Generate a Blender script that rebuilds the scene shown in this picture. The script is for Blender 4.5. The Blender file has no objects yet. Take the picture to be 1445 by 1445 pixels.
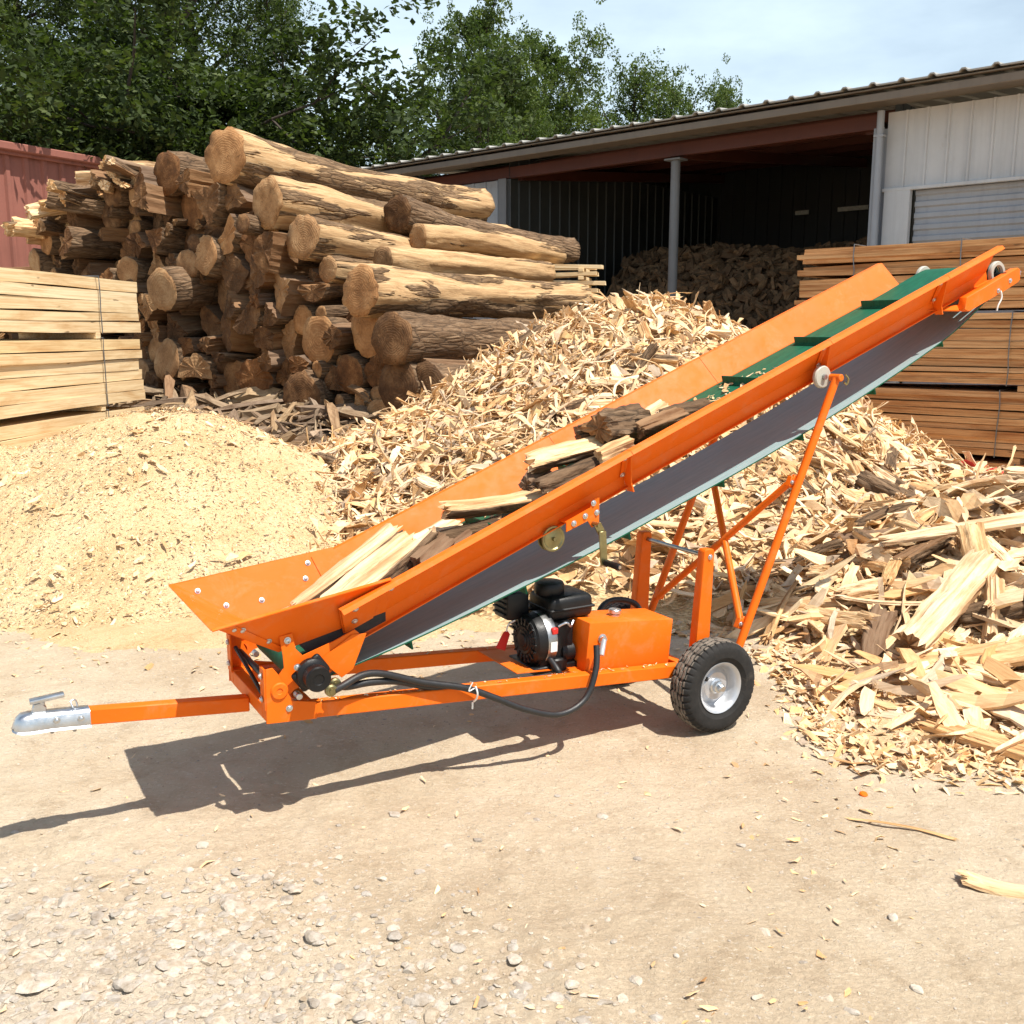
import bpy, bmesh, math, random
import numpy as np
from mathutils import Vector, Matrix, Euler

R = math.radians
rng = np.random.default_rng(7)
random.seed(7)
scene = bpy.context.scene
COL = scene.collection

# ------------------------------------------------------------------ noise
def _hash(ix, iy, iz, seed):
    h = (ix.astype(np.int64) * 374761393 + iy.astype(np.int64) * 668265263 + iz.astype(np.int64) * 2147483647 + seed * 974634777) & 0xFFFFFFFF
    h = ((h ^ (h >> 13)) * 1274126177) & 0xFFFFFFFF
    h = ((h ^ (h >> 16)) * 2246822519) & 0xFFFFFFFF
    return ((h ^ (h >> 15)) & 0xFFFFFF) / float(0xFFFFFF)

def vn3(x, y, z, seed=0):
    x, y, z = np.broadcast_arrays(np.asarray(x, float), np.asarray(y, float), np.asarray(z, float))
    fx, fy, fz = np.floor(x), np.floor(y), np.floor(z)
    tx, ty, tz = x - fx, y - fy, z - fz
    tx = tx * tx * (3 - 2 * tx); ty = ty * ty * (3 - 2 * ty); tz = tz * tz * (3 - 2 * tz)
    r = 0
    for a in (0, 1):
        for b in (0, 1):
            for c in (0, 1):
                w = (tx if a else 1 - tx) * (ty if b else 1 - ty) * (tz if c else 1 - tz)
                r = r + w * _hash(fx + a, fy + b, fz + c, seed)
    return r

def vn2(x, y, seed=0):
    x, y = np.broadcast_arrays(np.asarray(x, float), np.asarray(y, float))
    fx, fy = np.floor(x), np.floor(y)
    tx, ty = x - fx, y - fy
    tx = tx * tx * (3 - 2 * tx); ty = ty * ty * (3 - 2 * ty)
    z = np.zeros_like(fx); r = 0
    for a in (0, 1):
        for b in (0, 1):
            r = r + (tx if a else 1 - tx) * (ty if b else 1 - ty) * _hash(fx + a, fy + b, z, seed)
    return r

def fbm2(x, y, octv=4, seed=0, lac=2.03, gain=.5):
    s, a, t = 0, 1, 0
    for k in range(octv):
        s = s + a * (vn2(x, y, seed + k) - .5); t += a
        x, y = np.asarray(x) * lac + 17.3, np.asarray(y) * lac - 9.1; a *= gain
    return s / t

# ------------------------------------------------------------------ mesh helpers
def mesh_np(name, V, faces, mats, mat_idx=None, smooth=False, gv=None, rnd=None, parent=None):
    """faces: list of (m,k) integer arrays"""
    me = bpy.data.meshes.new(name)
    V = np.asarray(V, np.float32)
    me.vertices.add(len(V)); me.vertices.foreach_set('co', V.ravel())
    loops = np.concatenate([np.asarray(f).ravel() for f in faces]).astype(np.int32)
    tot = np.concatenate([np.full(len(f), np.asarray(f).shape[1]) for f in faces]).astype(np.int32)
    start = np.concatenate([[0], np.cumsum(tot)[:-1]]).astype(np.int32)
    me.loops.add(len(loops)); me.loops.foreach_set('vertex_index', loops)
    me.polygons.add(len(tot)); me.polygons.foreach_set('loop_start', start)
    if mat_idx is not None:
        me.polygons.foreach_set('material_index', np.asarray(mat_idx, np.int32))
    if not isinstance(smooth, bool):
        me.polygons.foreach_set('use_smooth', np.asarray(smooth, bool))
    else:
        me.polygons.foreach_set('use_smooth', np.full(len(tot), smooth))
    for m in mats: me.materials.append(m)
    if gv is not None:
        a = me.attributes.new('gv', 'FLOAT_VECTOR', 'POINT'); a.data.foreach_set('vector', np.asarray(gv, np.float32).ravel())
    if rnd is not None:
        a = me.attributes.new('rnd', 'FLOAT', 'POINT'); a.data.foreach_set('value', np.asarray(rnd, np.float32).ravel())
    me.update(calc_edges=True)
    o = bpy.data.objects.new(name, me); COL.objects.link(o)
    if parent: o.parent = parent
    return o

def obj(name, bm, mats, parent=None, smooth=True, angle=40):
    me = bpy.data.meshes.new(name)
    bmesh.ops.recalc_face_normals(bm, faces=bm.faces[:])
    if smooth:
        for f in bm.faces: f.smooth = True
        ca = R(angle)
        for e in bm.edges:
            if len(e.link_faces) == 2 and e.calc_face_angle(0) > ca: e.smooth = False
    bm.to_mesh(me); bm.free()
    if not isinstance(mats, (list, tuple)): mats = [mats]
    for m in mats: me.materials.append(m)
    o = bpy.data.objects.new(name, me); COL.objects.link(o)
    if parent: o.parent = parent
    return o

def tag(o, label=None, cat=None, group=None, kind=None):
    if label: o['label'] = label
    if cat: o['category'] = cat
    if group: o['group'] = group
    if kind: o['kind'] = kind
    return o

def empty(name, loc=(0, 0, 0), rotz=0):
    o = bpy.data.objects.new(name, None); COL.objects.link(o)
    o.location = loc; o.rotation_euler = (0, 0, rotz); o.empty_display_size = .2
    return o

def copy_tree(o, parent=None):
    c = o.copy(); COL.objects.link(c)
    if parent: c.parent = parent
    for ch in list(o.children): copy_tree(ch, c)
    return c

def add_box(bm, c, size, rot=None, bev=0, segs=1, mat=0):
    r = bmesh.ops.create_cube(bm, size=1)
    vs = r['verts']
    M = Matrix.Translation(Vector(c)) @ (rot.to_4x4() if rot is not None else Matrix.Identity(4)) @ Matrix.Diagonal((*size, 1))
    bmesh.ops.transform(bm, matrix=M, verts=vs)
    fs = list({f for v in vs for f in v.link_faces})
    if bev > 0:
        es = list({e for v in vs for e in v.link_edges})
        q = bmesh.ops.bevel(bm, geom=es, offset=bev, segments=segs, affect='EDGES', profile=.5)
        fs = list(set(q['faces']) | {f for f in fs if f.is_valid})
    for f in fs: f.material_index = mat
    return vs

def axis_rot(axis):
    return Vector((0, 0, 1)).rotation_difference(Vector(axis).normalized()).to_matrix()

def add_lathe(bm, prof, c, axis, n=32, mat=0, closed=False):
    """prof: list of (r, t) with t along axis"""
    M = axis_rot(axis); c = Vector(c); rings = []
    for r, t in prof:
        if r < 1e-6: rings.append([bm.verts.new(c + M @ Vector((0, 0, t)))])
        else: rings.append([bm.verts.new(c + M @ Vector((r * math.cos(2 * math.pi * k / n), r * math.sin(2 * math.pi * k / n), t))) for k in range(n)])
    pairs = list(zip(rings, rings[1:]))
    if closed: pairs.append((rings[-1], rings[0]))
    for a, b in pairs:
        for k in range(n):
            k2 = (k + 1) % n
            vs = [a[k % len(a)], a[k2 % len(a)], b[k2 % len(b)], b[k % len(b)]]
            u = []
            for v in vs:
                if v not in u: u.append(v)
            if len(u) >= 3:
                try: bm.faces.new(u).material_index = mat
                except ValueError: pass

def add_cyl(bm, a, b, r, n=20, r2=None, bev=.0, mat=0):
    a, b = Vector(a), Vector(b); L = (b - a).length; r2 = r if r2 is None else r2
    if bev: prof = [(0, 0), (r - bev, 0), (r, bev), (r2, L - bev), (r2 - bev, L), (0, L)]
    else: prof = [(0, 0), (r, 0), (r2, L), (0, L)]
    add_lathe(bm, prof, a, b - a, n, mat)

def catmull(P, sub=8, closed=False):
    P = [np.array(p, float) for p in P]; out = []; n = len(P)
    rngi = range(n) if closed else range(n - 1)
    for i in rngi:
        if closed: p0, p1, p2, p3 = P[i - 1], P[i], P[(i + 1) % n], P[(i + 2) % n]
        else: p0, p1, p2, p3 = P[max(i - 1, 0)], P[i], P[i + 1], P[min(i + 2, n - 1)]
        for k in range(sub):
            t = k / sub
            out.append(.5 * ((2 * p1) + (-p0 + p2) * t + (2 * p0 - 5 * p1 + 4 * p2 - p3) * t * t + (-p0 + 3 * p1 - 3 * p2 + p3) * t ** 3))
    if not closed: out.append(P[-1])
    return out

def add_tube(bm, pts, r, n=12, mat=0):
    pts = [Vector(p) for p in pts]; rings = []
    rr = r if hasattr(r, '__len__') else [r] * len(pts)
    up = Vector((0, 0, 1))
    t0 = (pts[1] - pts[0]).normalized()
    if abs(t0.dot(up)) > .95: up = Vector((1, 0, 0))
    nrm = (up - t0 * up.dot(t0)).normalized()
    for i, p in enumerate(pts):
        t = (pts[min(i + 1, len(pts) - 1)] - pts[max(i - 1, 0)]).normalized()
        nrm = (nrm - t * nrm.dot(t)).normalized(); bn = t.cross(nrm)
        rings.append([bm.verts.new(p + (nrm * math.cos(2 * math.pi * k / n) + bn * math.sin(2 * math.pi * k / n)) * rr[i]) for k in range(n)])
    for a, b in zip(rings, rings[1:]):
        for k in range(n): bm.faces.new((a[k], a[(k + 1) % n], b[(k + 1) % n], b[k])).material_index = mat
    bm.faces.new(rings[0][::-1]).material_index = mat; bm.faces.new(rings[-1]).material_index = mat

def add_plate(bm, pts, thick, mat=0, bev=0):
    """planar polygon in 3D, given thickness along its normal (both ways)"""
    P = [Vector(p) for p in pts]
    n = Vector((0, 0, 0))
    for i in range(len(P)): n += (P[i] - P[0]).cross(P[(i + 1) % len(P)] - P[0])
    n.normalize()
    a = [bm.verts.new(p - n * thick / 2) for p in P]; b = [bm.verts.new(p + n * thick / 2) for p in P]
    fs = [bm.faces.new(a[::-1]), bm.faces.new(b)]
    for i in range(len(P)):
        j = (i + 1) % len(P); fs.append(bm.faces.new((a[i], a[j], b[j], b[i])))
    if bev:
        es = list({e for f in fs for e in f.edges})
        q = bmesh.ops.bevel(bm, geom=es, offset=bev, segments=1, affect='EDGES')
        fs = q['faces']
    for f in fs: 
        if f.is_valid: f.material_index = mat

def add_prism_uz(bm, poly, v0, v1, mat=0, bev=0):
    add_plate(bm, [(u, (v0 + v1) / 2, z) for u, z in poly], abs(v1 - v0), mat, bev)

# ------------------------------------------------------------------ materials
class NT:
    def __init__(s, name):
        s.m = bpy.data.materials.new(name); s.m.use_nodes = True
        s.t = s.m.node_tree; s.t.nodes.clear()
        s.out = s.n('ShaderNodeOutputMaterial'); s.p = s.n('ShaderNodeBsdfPrincipled')
        s.l(s.p.outputs[0], s.out.inputs[0])
    def n(s, k, **kw):
        x = s.t.nodes.new(k)
        for a, b in kw.items(): setattr(x, a, b)
        return x
    def l(s, a, b): s.t.links.new(a, b)
    def coord(s, scale=(1, 1, 1), attr=None, rand=False):
        if attr:
            src = s.n('ShaderNodeAttribute', attribute_name=attr).outputs['Vector']
        else: src = s.n('ShaderNodeTexCoord').outputs['Object']
        if rand:
            oi = s.n('ShaderNodeObjectInfo'); ml = s.n('ShaderNodeMath', operation='MULTIPLY'); ml.inputs[1].default_value = 57.
            s.l(oi.outputs['Random'], ml.inputs[0])
            ad = s.n('ShaderNodeVectorMath', operation='ADD'); s.l(src, ad.inputs[0]); s.l(ml.outputs[0], ad.inputs[1]); src = ad.outputs[0]
        mp = s.n('ShaderNodeVectorMath', operation='MULTIPLY'); s.l(src, mp.inputs[0]); mp.inputs[1].default_value = scale
        return mp.outputs[0]
    def noise(s, vec, scale, detail=5, rough=.6, dist=0):
        x = s.n('ShaderNodeTexNoise'); x.inputs['Scale'].default_value = scale; x.inputs['Detail'].default_value = detail
        x.inputs['Roughness'].default_value = rough; x.inputs['Distortion'].default_value = dist
        s.l(vec, x.inputs['Vector']); return x.outputs['Fac']
    def voro(s, vec, scale, feature='F1'):
        x = s.n('ShaderNodeTexVoronoi', feature=feature); x.inputs['Scale'].default_value = scale; s.l(vec, x.inputs['Vector']); return x
    def ramp(s, fac, stops, interp='LINEAR'):
        x = s.n('ShaderNodeValToRGB'); x.color_ramp.interpolation = interp; e = x.color_ramp.elements
        while len(e) < len(stops): e.new(.5)
        for i, (p, c) in enumerate(stops):
            e[i].position = p; e[i].color = (*c, 1) if hasattr(c, '__len__') else (c, c, c, 1)
        s.l(fac, x.inputs[0]); return x.outputs[0]
    def mix(s, a, b, fac, mode='MIX'):
        x = s.n('ShaderNodeMix', data_type='RGBA', blend_type=mode)
        for v, i in ((a, 6), (b, 7)):
            if isinstance(v, tuple): x.inputs[i].default_value = (*v, 1)
            else: s.l(v, x.inputs[i])
        if isinstance(fac, (int, float)): x.inputs[0].default_value = fac
        else: s.l(fac, x.inputs[0])
        return x.outputs[2]
    def math(s, op, a, b=None):
        x = s.n('ShaderNodeMath', operation=op)
        for i, v in enumerate((a, b)):
            if v is None: continue
            if isinstance(v, (int, float)): x.inputs[i].default_value = v
            else: s.l(v, x.inputs[i])
        return x.outputs[0]
    def bump(s, h, dist, strength=1., prev=None):
        x = s.n('ShaderNodeBump'); x.inputs['Distance'].default_value = dist; x.inputs['Strength'].default_value = strength
        s.l(h, x.inputs['Height'])
        if prev: s.l(prev, x.inputs['Normal'])
        return x.outputs[0]
    def fin(s, col=None, rough=.6, metal=0, bump=None, spec=.5, coat=0):
        p = s.p.inputs
        if isinstance(col, tuple): p['Base Color'].default_value = (*col, 1)
        elif col is not None: s.l(col, p['Base Color'])
        if isinstance(rough, (int, float)): p['Roughness'].default_value = rough
        else: s.l(rough, p['Roughness'])
        p['Metallic'].default_value = metal; p['Specular IOR Level'].default_value = spec; p['Coat Weight'].default_value = coat
        if bump: s.l(bump, p['Normal'])
        return s.m

def simple(name, col, rough=.5, metal=0, var=.25, scale=8, bump=0, spec=.5, coat=0):
    t = NT(name); v = t.coord()
    f = t.noise(v, scale, 6, .65)
    c = t.ramp(f, [(.3, tuple(x * (1 - var) for x in col)), (.7, tuple(min(1, x * (1 + var)) for x in col))])
    rr = t.ramp(t.noise(v, scale * 2.3, 4), [(.3, max(.04, rough - .08)), (.7, min(1, rough + .12))])
    b = t.bump(t.noise(v, scale * 12, 4), bump) if bump else None
    return t.fin(c, rr, metal, b, spec, coat)

def paint(name, col, rough=.32):
    t = NT(name); v = t.coord()
    big = t.noise(v, 2.5, 5, .6)
    c = t.ramp(big, [(.3, tuple(x * .93 for x in col)), (.7, tuple(min(1, x * 1.05) for x in col))])
    dust = t.ramp(t.noise(v, 7, 8, .75, .5), [(.52, 0.0), (.80, .26)])
    c = t.mix(c, (.50, .36, .22), dust)
    scr = t.ramp(t.noise(t.coord((60, 6, 40)), 3, 4, .7), [(.70, 0.0), (.75, .5)])
    spk = t.ramp(t.noise(v, 90, 3, .6), [(.72, 0.0), (.76, .55)])
    c = t.mix(c, (.20, .05, .015), spk)
    rr = t.ramp(t.noise(v, 14, 5), [(.3, rough - .06), (.75, rough + .18)])
    b = t.bump(t.noise(v, 3.2, 3), .012, .25)
    b = t.bump(t.noise(v, 240, 2), .0006, .5, b)
    return t.fin(c, rr, 0, b, .18, .0)

M = {}
M['orange'] = paint('orange_paint', (.77, .140, .007), .46)
M['black'] = simple('black_plastic', (.007, .007, .0075), .42, var=.3, scale=20, bump=.0006, spec=.32)
M['slot_shade'] = simple('slot_shade_black', (.022, .021, .020), .75, var=.35, scale=14, bump=.0012)
def tyre_mat():
    t = NT('dusty_tyre_rubber'); v = t.coord(); sp = t.n('ShaderNodeSeparateXYZ'); t.l(v, sp.inputs[0])
    rr = t.math('SQRT', t.math('ADD', t.math('MULTIPLY', sp.outputs[0], sp.outputs[0]), t.math('MULTIPLY', sp.outputs[2], sp.outputs[2])))
    nz = t.noise(v, 30, 5, .7)
    worn = t.math('MULTIPLY', t.ramp(t.math('MULTIPLY', rr, 4.), [(.819, 0.0), (.829, 1.)]), t.ramp(nz, [(.25, .15), (.6, 1.)]))
    c = t.mix(t.ramp(nz, [(.3, (.014, .0135, .013)), (.7, (.028, .026, .024))]), (.21, .18, .145), worn)
    c = t.mix(c, (.20, .165, .125), t.ramp(t.noise(v, 9, 6, .7), [(.60, 0.0), (.8, .4)]))
    return t.fin(c, .8, 0, t.bump(nz, .002, .5), .25)
M['tyre'] = tyre_mat()
M['hose'] = simple('hose_rubber', (.014, .014, .015), .42, var=.2, scale=40, bump=.0005)
M['zinc'] = simple('galvanised_steel', (.58, .60, .62), .34, 1, .12, 18, .0006)
M['silver'] = simple('silver_paint', (.50, .51, .53), .40, .6, .08, 10, .0004)
M['steel'] = simple('bare_steel', (.35, .35, .35), .35, 1, .2, 25)
M['brass'] = simple('yellow_zinc', (.29, .255, .13), .4, 1, .3, 14)
M['nylon'] = simple('ivory_nylon', (.40, .39, .33), .5, var=.1)
M['red'] = simple('red_plastic', (.50, .02, .015), .45, var=.15)
M['white'] = simple('white_plastic', (.75, .75, .72), .5, var=.08)
M['cloth'] = simple('red_cloth', (.55, .035, .02), .8, var=.25, scale=9, bump=.004)

def belt_green():
    t = NT('green_belt'); v = t.coord((6, 40, 6))
    c = t.ramp(t.noise(v, 2, 5, .7), [(.3, (.004, .060, .030)), (.7, (.008, .120, .060))])
    c = t.mix(c, (.35, .25, .14), t.ramp(t.noise(t.coord(), 34, 6, .75), [(.62, 0.0), (.8, .35)]))
    return t.fin(c, .6, 0, t.bump(t.noise(t.coord(), 200, 2), .0008, .5), .2)
def belt_grey():
    t = NT('grey_belt_underside'); v = t.coord((3, 30, 3))
    c = t.ramp(t.noise(v, 2, 6, .7), [(.3, (.205, .305, .315)), (.7, (.285, .40, .405))])
    c = t.mix(c, (.30, .28, .26), t.ramp(t.noise(t.coord((1, 3, 1)), 3, 6, .7), [(.5, 0.0), (.8, .5)]))
    return t.fin(c, .55, 0, t.bump(t.noise(t.coord(), 260, 2), .0006, .5))
M['belt_green'] = belt_green(); M['belt_grey'] = belt_grey()

def wood(name, tones, streak, attr=None, gs=(3, 34, 34), bump=.004, dark=.35, rough=.8):
    """solid grain along local x; tones picked per piece"""
    t = NT(name)
    v = t.coord(gs, attr, attr is None)
    g = t.noise(v, 1., 7, .68, .4)
    v2 = t.coord((1.2, 7, 7), attr, attr is None)
    g2 = t.noise(v2, 1., 4, .6, .6)
    if attr: rf = t.n('ShaderNodeAttribute', attribute_name='rnd').outputs['Fac']
    else: rf = t.n('ShaderNodeObjectInfo').outputs['Random']
    base = t.ramp(rf, [(i / max(1, len(tones) - 1), c) for i, c in enumerate(tones)])
    c = t.mix(base, streak, t.ramp(g, [(.40, dark), (.56, 0.0)]), 'MULTIPLY')
    c = t.mix(c, streak, t.ramp(g2, [(.30, dark * 1.2), (.52, 0.0)]), 'MULTIPLY')
    c = t.mix(c, (1.25, 1.2, 1.1), t.ramp(g, [(.55, 0.0), (.8, .45)]), 'MULTIPLY')
    knots = t.ramp(t.noise(t.coord((2.2, 9, 9), attr, attr is None), 1.6, 2, .5), [(.71, 0.0), (.76, .7)])
    c = t.mix(c, (.10, .055, .025), knots)
    h = t.math('ADD', g, t.math('MULTIPLY', g2, .8))
    return t.fin(c, rough, 0, t.bump(h, bump, .9), .25)

FRESH = [(.80, .60, .37), (.74, .51, .27), (.83, .66, .45), (.64, .40, .185), (.78, .57, .33)]
CHIP = [(.84, .65, .41), (.80, .565, .31), (.72, .46, .205), (.86, .70, .48), (.56, .325, .135), (.82, .60, .35), (.48, .27, .115), (.76, .60, .42), (.82, .64, .40), (.50, .40, .30), (.70, .48, .24)]
DEBR = [(.30, .23, .165), (.20, .135, .09), (.40, .30, .19), (.13, .09, .06), (.46, .33, .19), (.26, .15, .08)]
M['wood_fresh'] = wood('split_wood', FRESH, (.50, .31, .15), None, (2.2, 30, 30), .010, .62)
M['wood_chip'] = wood('chip_wood', CHIP, (.58, .39, .21), 'gv', (5, 60, 60), .003, .36)
M['wood_saw'] = wood('sawdust_flakes', [(.80, .61, .38), (.75, .535, .30), (.83, .665, .45), (.66, .445, .22), (.46, .28, .13)], (.6, .42, .22), 'gv', (10, 90, 90), .001, .3)
M['wood_debris'] = wood('weathered_debris', DEBR, (.4, .3, .22), 'gv', (5, 50, 50), .004, .5)
M['wood_dim'] = wood('stored_firewood', [(.17, .11, .06), (.11, .07, .04), (.22, .145, .08), (.08, .052, .03)], (.4, .3, .22), 'gv', (5, 50, 50), .004, .5)  # firewood darkened so its colour carries the gloom inside the shed
M['wood_old'] = wood('weathered_firewood', [(.26, .145, .07), (.19, .125, .08), (.32, .17, .07), (.16, .11, .075), (.30, .20, .12)], (.45, .30, .18), None, (3, 26, 26), .01, .5)
M['board_pale'] = wood('pale_board', [(.77, .61, .37), (.74, .56, .32), (.80, .66, .43), (.70, .52, .28)], (.62, .42, .22), None, (1.1, 46, 60), .0015, .45)
M['board_brown'] = wood('brown_board', [(.66, .39, .185), (.58, .32, .14), (.70, .45, .23), (.50, .27, .115), (.64, .42, .23)], (.5, .30, .15), None, (1.0, 46, 60), .002, .6)

def bark_mat(name='bark', attr=None):
    t = NT(name)
    v = t.coord((2.2, 11, 11), attr, attr is None)
    a = t.noise(v, 1.3, 8, .72, .8); vo = t.voro(t.coord((2.5, 16, 16), attr, attr is None), 1.2, 'DISTANCE_TO_EDGE').outputs['Distance']
    c = t.ramp(a, [(.28, (.065, .039, .022)), (.5, (.17, .104, .058)), (.72, (.32, .22, .135))])
    c = t.mix(c, (.035, .024, .016), t.ramp(vo, [(.0, .7), (.08, 0.0)]))
    h = t.math('ADD', a, t.math('MULTIPLY', t.math('MINIMUM', vo, .25), 1.6))
    return t.fin(c, .9, 0, t.bump(h, .03, 1.), .2)
M['bark'] = bark_mat()
def log_side():
    t = NT('log_side')
    v = t.coord((1.0, 7, 7), None, True)
    a = t.noise(t.coord((2.2, 12, 12), None, True), 1.3, 8, .72, .8)
    vo = t.voro(t.coord((2.2, 15, 15), None, True), 1.2, 'DISTANCE_TO_EDGE').outputs['Distance']
    bk = t.ramp(a, [(.28, (.070, .041, .022)), (.5, (.19, .115, .060)), (.72, (.36, .245, .145))])
    bk = t.mix(bk, (.035, .024, .016), t.ramp(vo, [(.0, .7), (.08, 0.0)]))
    g = t.noise(t.coord((1.6, 26, 26), None, True), 1, 7, .7, .3)
    bare = t.ramp(g, [(.3, (.22, .125, .06)), (.5, (.44, .28, .14)), (.7, (.58, .42, .24))])
    rnd = t.n('ShaderNodeObjectInfo').outputs['Random']
    m = t.math('ADD', t.noise(v, .55, 4, .6, .3), t.math('MULTIPLY', t.math('SUBTRACT', rnd, .5), .22))
    msk = t.ramp(m, [(.52, 0.0), (.55, 1.)])
    c = t.mix(bare, bk, msk)
    h = t.math('ADD', t.math('MULTIPLY', t.math('ADD', a, t.math('MINIMUM', vo, .25)), t.math('ADD', t.math('MULTIPLY', msk, 1.), .12)), t.math('MULTIPLY', g, .25))
    h = t.math('ADD', h, t.math('MULTIPLY', msk, .5))
    return t.fin(c, .88, 0, t.bump(h, .035, 1.), .2)
M['log_side'] = log_side()
def end_grain(name, c1, c2, c3):
    t = NT(name)
    co = t.coord((1, 1, 1), None, False)
    sp = t.n('ShaderNodeSeparateXYZ'); t.l(co, sp.inputs[0])
    r = t.math('SQRT', t.math('ADD', t.math('MULTIPLY', sp.outputs[1], sp.outputs[1]), t.math('MULTIPLY', sp.outputs[2], sp.outputs[2])))
    nz = t.noise(t.coord((1, 1, 1), None, True), 5, 4)
    w = t.math('SINE', t.math('ADD', t.math('MULTIPLY', r, 230.), t.math('MULTIPLY', nz, 30.)))
    ang = t.math('ARCTAN2', sp.outputs[1], sp.outputs[2])
    cv = t.n('ShaderNodeCombineXYZ'); t.l(t.math('MULTIPLY', ang, 2.3), cv.inputs[0]); t.l(t.math('MULTIPLY', r, 2.), cv.inputs[1])
    t.l(t.math('MULTIPLY', t.n('ShaderNodeObjectInfo').outputs['Random'], 91.), cv.inputs[2])
    cr = t.noise(cv.outputs[0], 1.4, 3, .6)
    big = t.noise(t.coord((1, 1, 1), None, True), 4.5, 6, .7)
    c = t.ramp(big, [(.3, c1), (.5, c2), (.72, c3)])
    c = t.mix(c, (.6, .48, .36), t.ramp(w, [(.0, 0.0), (1., .22)]), 'MULTIPLY')
    ck = t.ramp(t.math('ABSOLUTE', t.math('SUBTRACT', cr, .5)), [(.0, .75), (.014, 0.0)])
    ck = t.math('MULTIPLY', ck, t.ramp(t.noise(t.coord((1, 1, 1), None, True), 7, 3), [(.45, 0.0), (.6, 1.)]))
    c = t.mix(c, (.035, .02, .012), ck)
    tone = t.ramp(t.n('ShaderNodeObjectInfo').outputs['Random'], [(0., (.55, .52, .5)), (.35, (1., .9, .78)), (.6, (.75, .66, .58)), (.8, (1.15, .9, .65)), (1., (.5, .44, .4))])
    c = t.mix(c, tone, .8, 'MULTIPLY')
    return t.fin(c, .85, 0, t.bump(t.math('ADD', t.math('MULTIPLY', w, .08), big), .02, .7), .2)
M['end'] = end_grain('log_end_grain', (.20, .11, .052), (.37, .225, .115), (.52, .365, .21))
M['end_old'] = end_grain('weathered_end_grain', (.060, .033, .018), (.15, .082, .040), (.34, .205, .105))

def ground_mat():
    t = NT('packed_dirt')
    v = t.coord()
    a = t.noise(v, .8, 7, .62, .4); b = t.noise(v, 5., 8, .7, .3); c0 = t.noise(v, 42, 5, .7)
    c = t.ramp(a, [(.3, (.43, .325, .215)), (.48, (.535, .425, .295)), (.7, (.60, .495, .36))])
    c = t.mix(c, (.30, .205, .12), t.ramp(b, [(.52, 0.0), (.70, .5)]))
    c = t.mix(c, (.40, .30, .20), t.ramp(t.noise(v, .45, 4, .6, .8), [(.50, 0.0), (.66, .5)]))
    c = t.mix(c, (.64, .545, .415), t.ramp(b, [(.28, .55), (.44, 0.0)]))
    c = t.mix(c, (.25, .175, .11), t.ramp(c0, [(.62, 0.0), (.74, .6)]))
    fl = t.noise(t.coord((1, 1.35, 1)), 44, 5, .85, .4)
    c = t.mix(c, (.22, .15, .09), t.ramp(fl, [(.645, 0.0), (.70, .6)]))  # dark flecks paint in the shade of tiny pits and clods
    c = t.mix(c, (.70, .62, .49), t.ramp(t.noise(t.coord((1, 1.9, 1)), 47, 3, .7), [(.58, 0.0), (.68, .6)]))
    # grey broken stone in one patch of the yard
    sp = t.n('ShaderNodeSeparateXYZ'); t.l(v, sp.inputs[0])
    d = t.math('ADD', t.math('MULTIPLY', t.math('ADD', sp.outputs[0], 1.0), .55), t.math('ABSOLUTE', t.math('MULTIPLY', t.math('SUBTRACT', sp.outputs[1], 2.3), 1.1)))
    pm = t.ramp(t.math('ADD', d, t.math('MULTIPLY', a, .7)), [(.45, .8), (1.05, 0.0)])
    vo = t.voro(v, 17); vcol = vo.outputs['Color']
    st = t.ramp(vcol, [(0., (.56, .49, .40)), (.5, (.66, .59, .49)), (1., (.48, .42, .35))])
    c = t.mix(c, st, t.math('MULTIPLY', pm, .5))
    ved = t.voro(v, 17, 'DISTANCE_TO_EDGE').outputs['Distance']
    h1 = t.bump(t.noise(t.coord((1, 1.6, 1)), 14, 9, .75, .3), .018, .7)
    h2 = t.bump(t.math('ADD', c0, t.math('MULTIPLY', fl, 1.2)), .009, .9, h1)
    h3 = t.bump(t.math('MULTIPLY', t.math('MINIMUM', ved, .08), pm), .10, .6, h2)
    return t.fin(c, .92, 0, h3, .15)
M['ground'] = ground_mat()
def saw_mat():
    t = NT('sawdust'); v = t.coord()
    a = t.noise(v, 1.7, 6, .6); b = t.noise(v, 26, 6, .8); d = t.noise(v, 90, 3, .7)
    c = t.ramp(a, [(.3, (.63, .43, .22)), (.5, (.72, .515, .285)), (.7, (.77, .575, .345))])
    c = t.mix(c, (.40, .245, .11), t.ramp(b, [(.53, 0.0), (.68, .8)]))
    c = t.mix(c, (.86, .75, .54), t.ramp(d, [(.55, 0.0), (.75, .6)]))
    return t.fin(c, .95, 0, t.bump(d, .008, .9, t.bump(b, .03, .9)), .1)
M['saw'] = saw_mat()
def litter_mat():
    t = NT('wood_litter'); v = t.coord()
    a = t.noise(v, 12, 7, .75); b = t.voro(t.coord((1, 2.2, 1)), 26)
    c = t.ramp(b.outputs['Color'], [(0., (.42, .26, .12)), (.4, (.62, .43, .22)), (.7, (.72, .54, .31)), (1., (.52, .34, .165))])
    c = t.mix(c, (.20, .115, .055), t.ramp(a, [(.52, 0.0), (.70, .7)]))
    return t.fin(c, .95, 0, t.bump(b.outputs['Distance'], .04, .9), .1)
M['litter'] = litter_mat()
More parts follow.
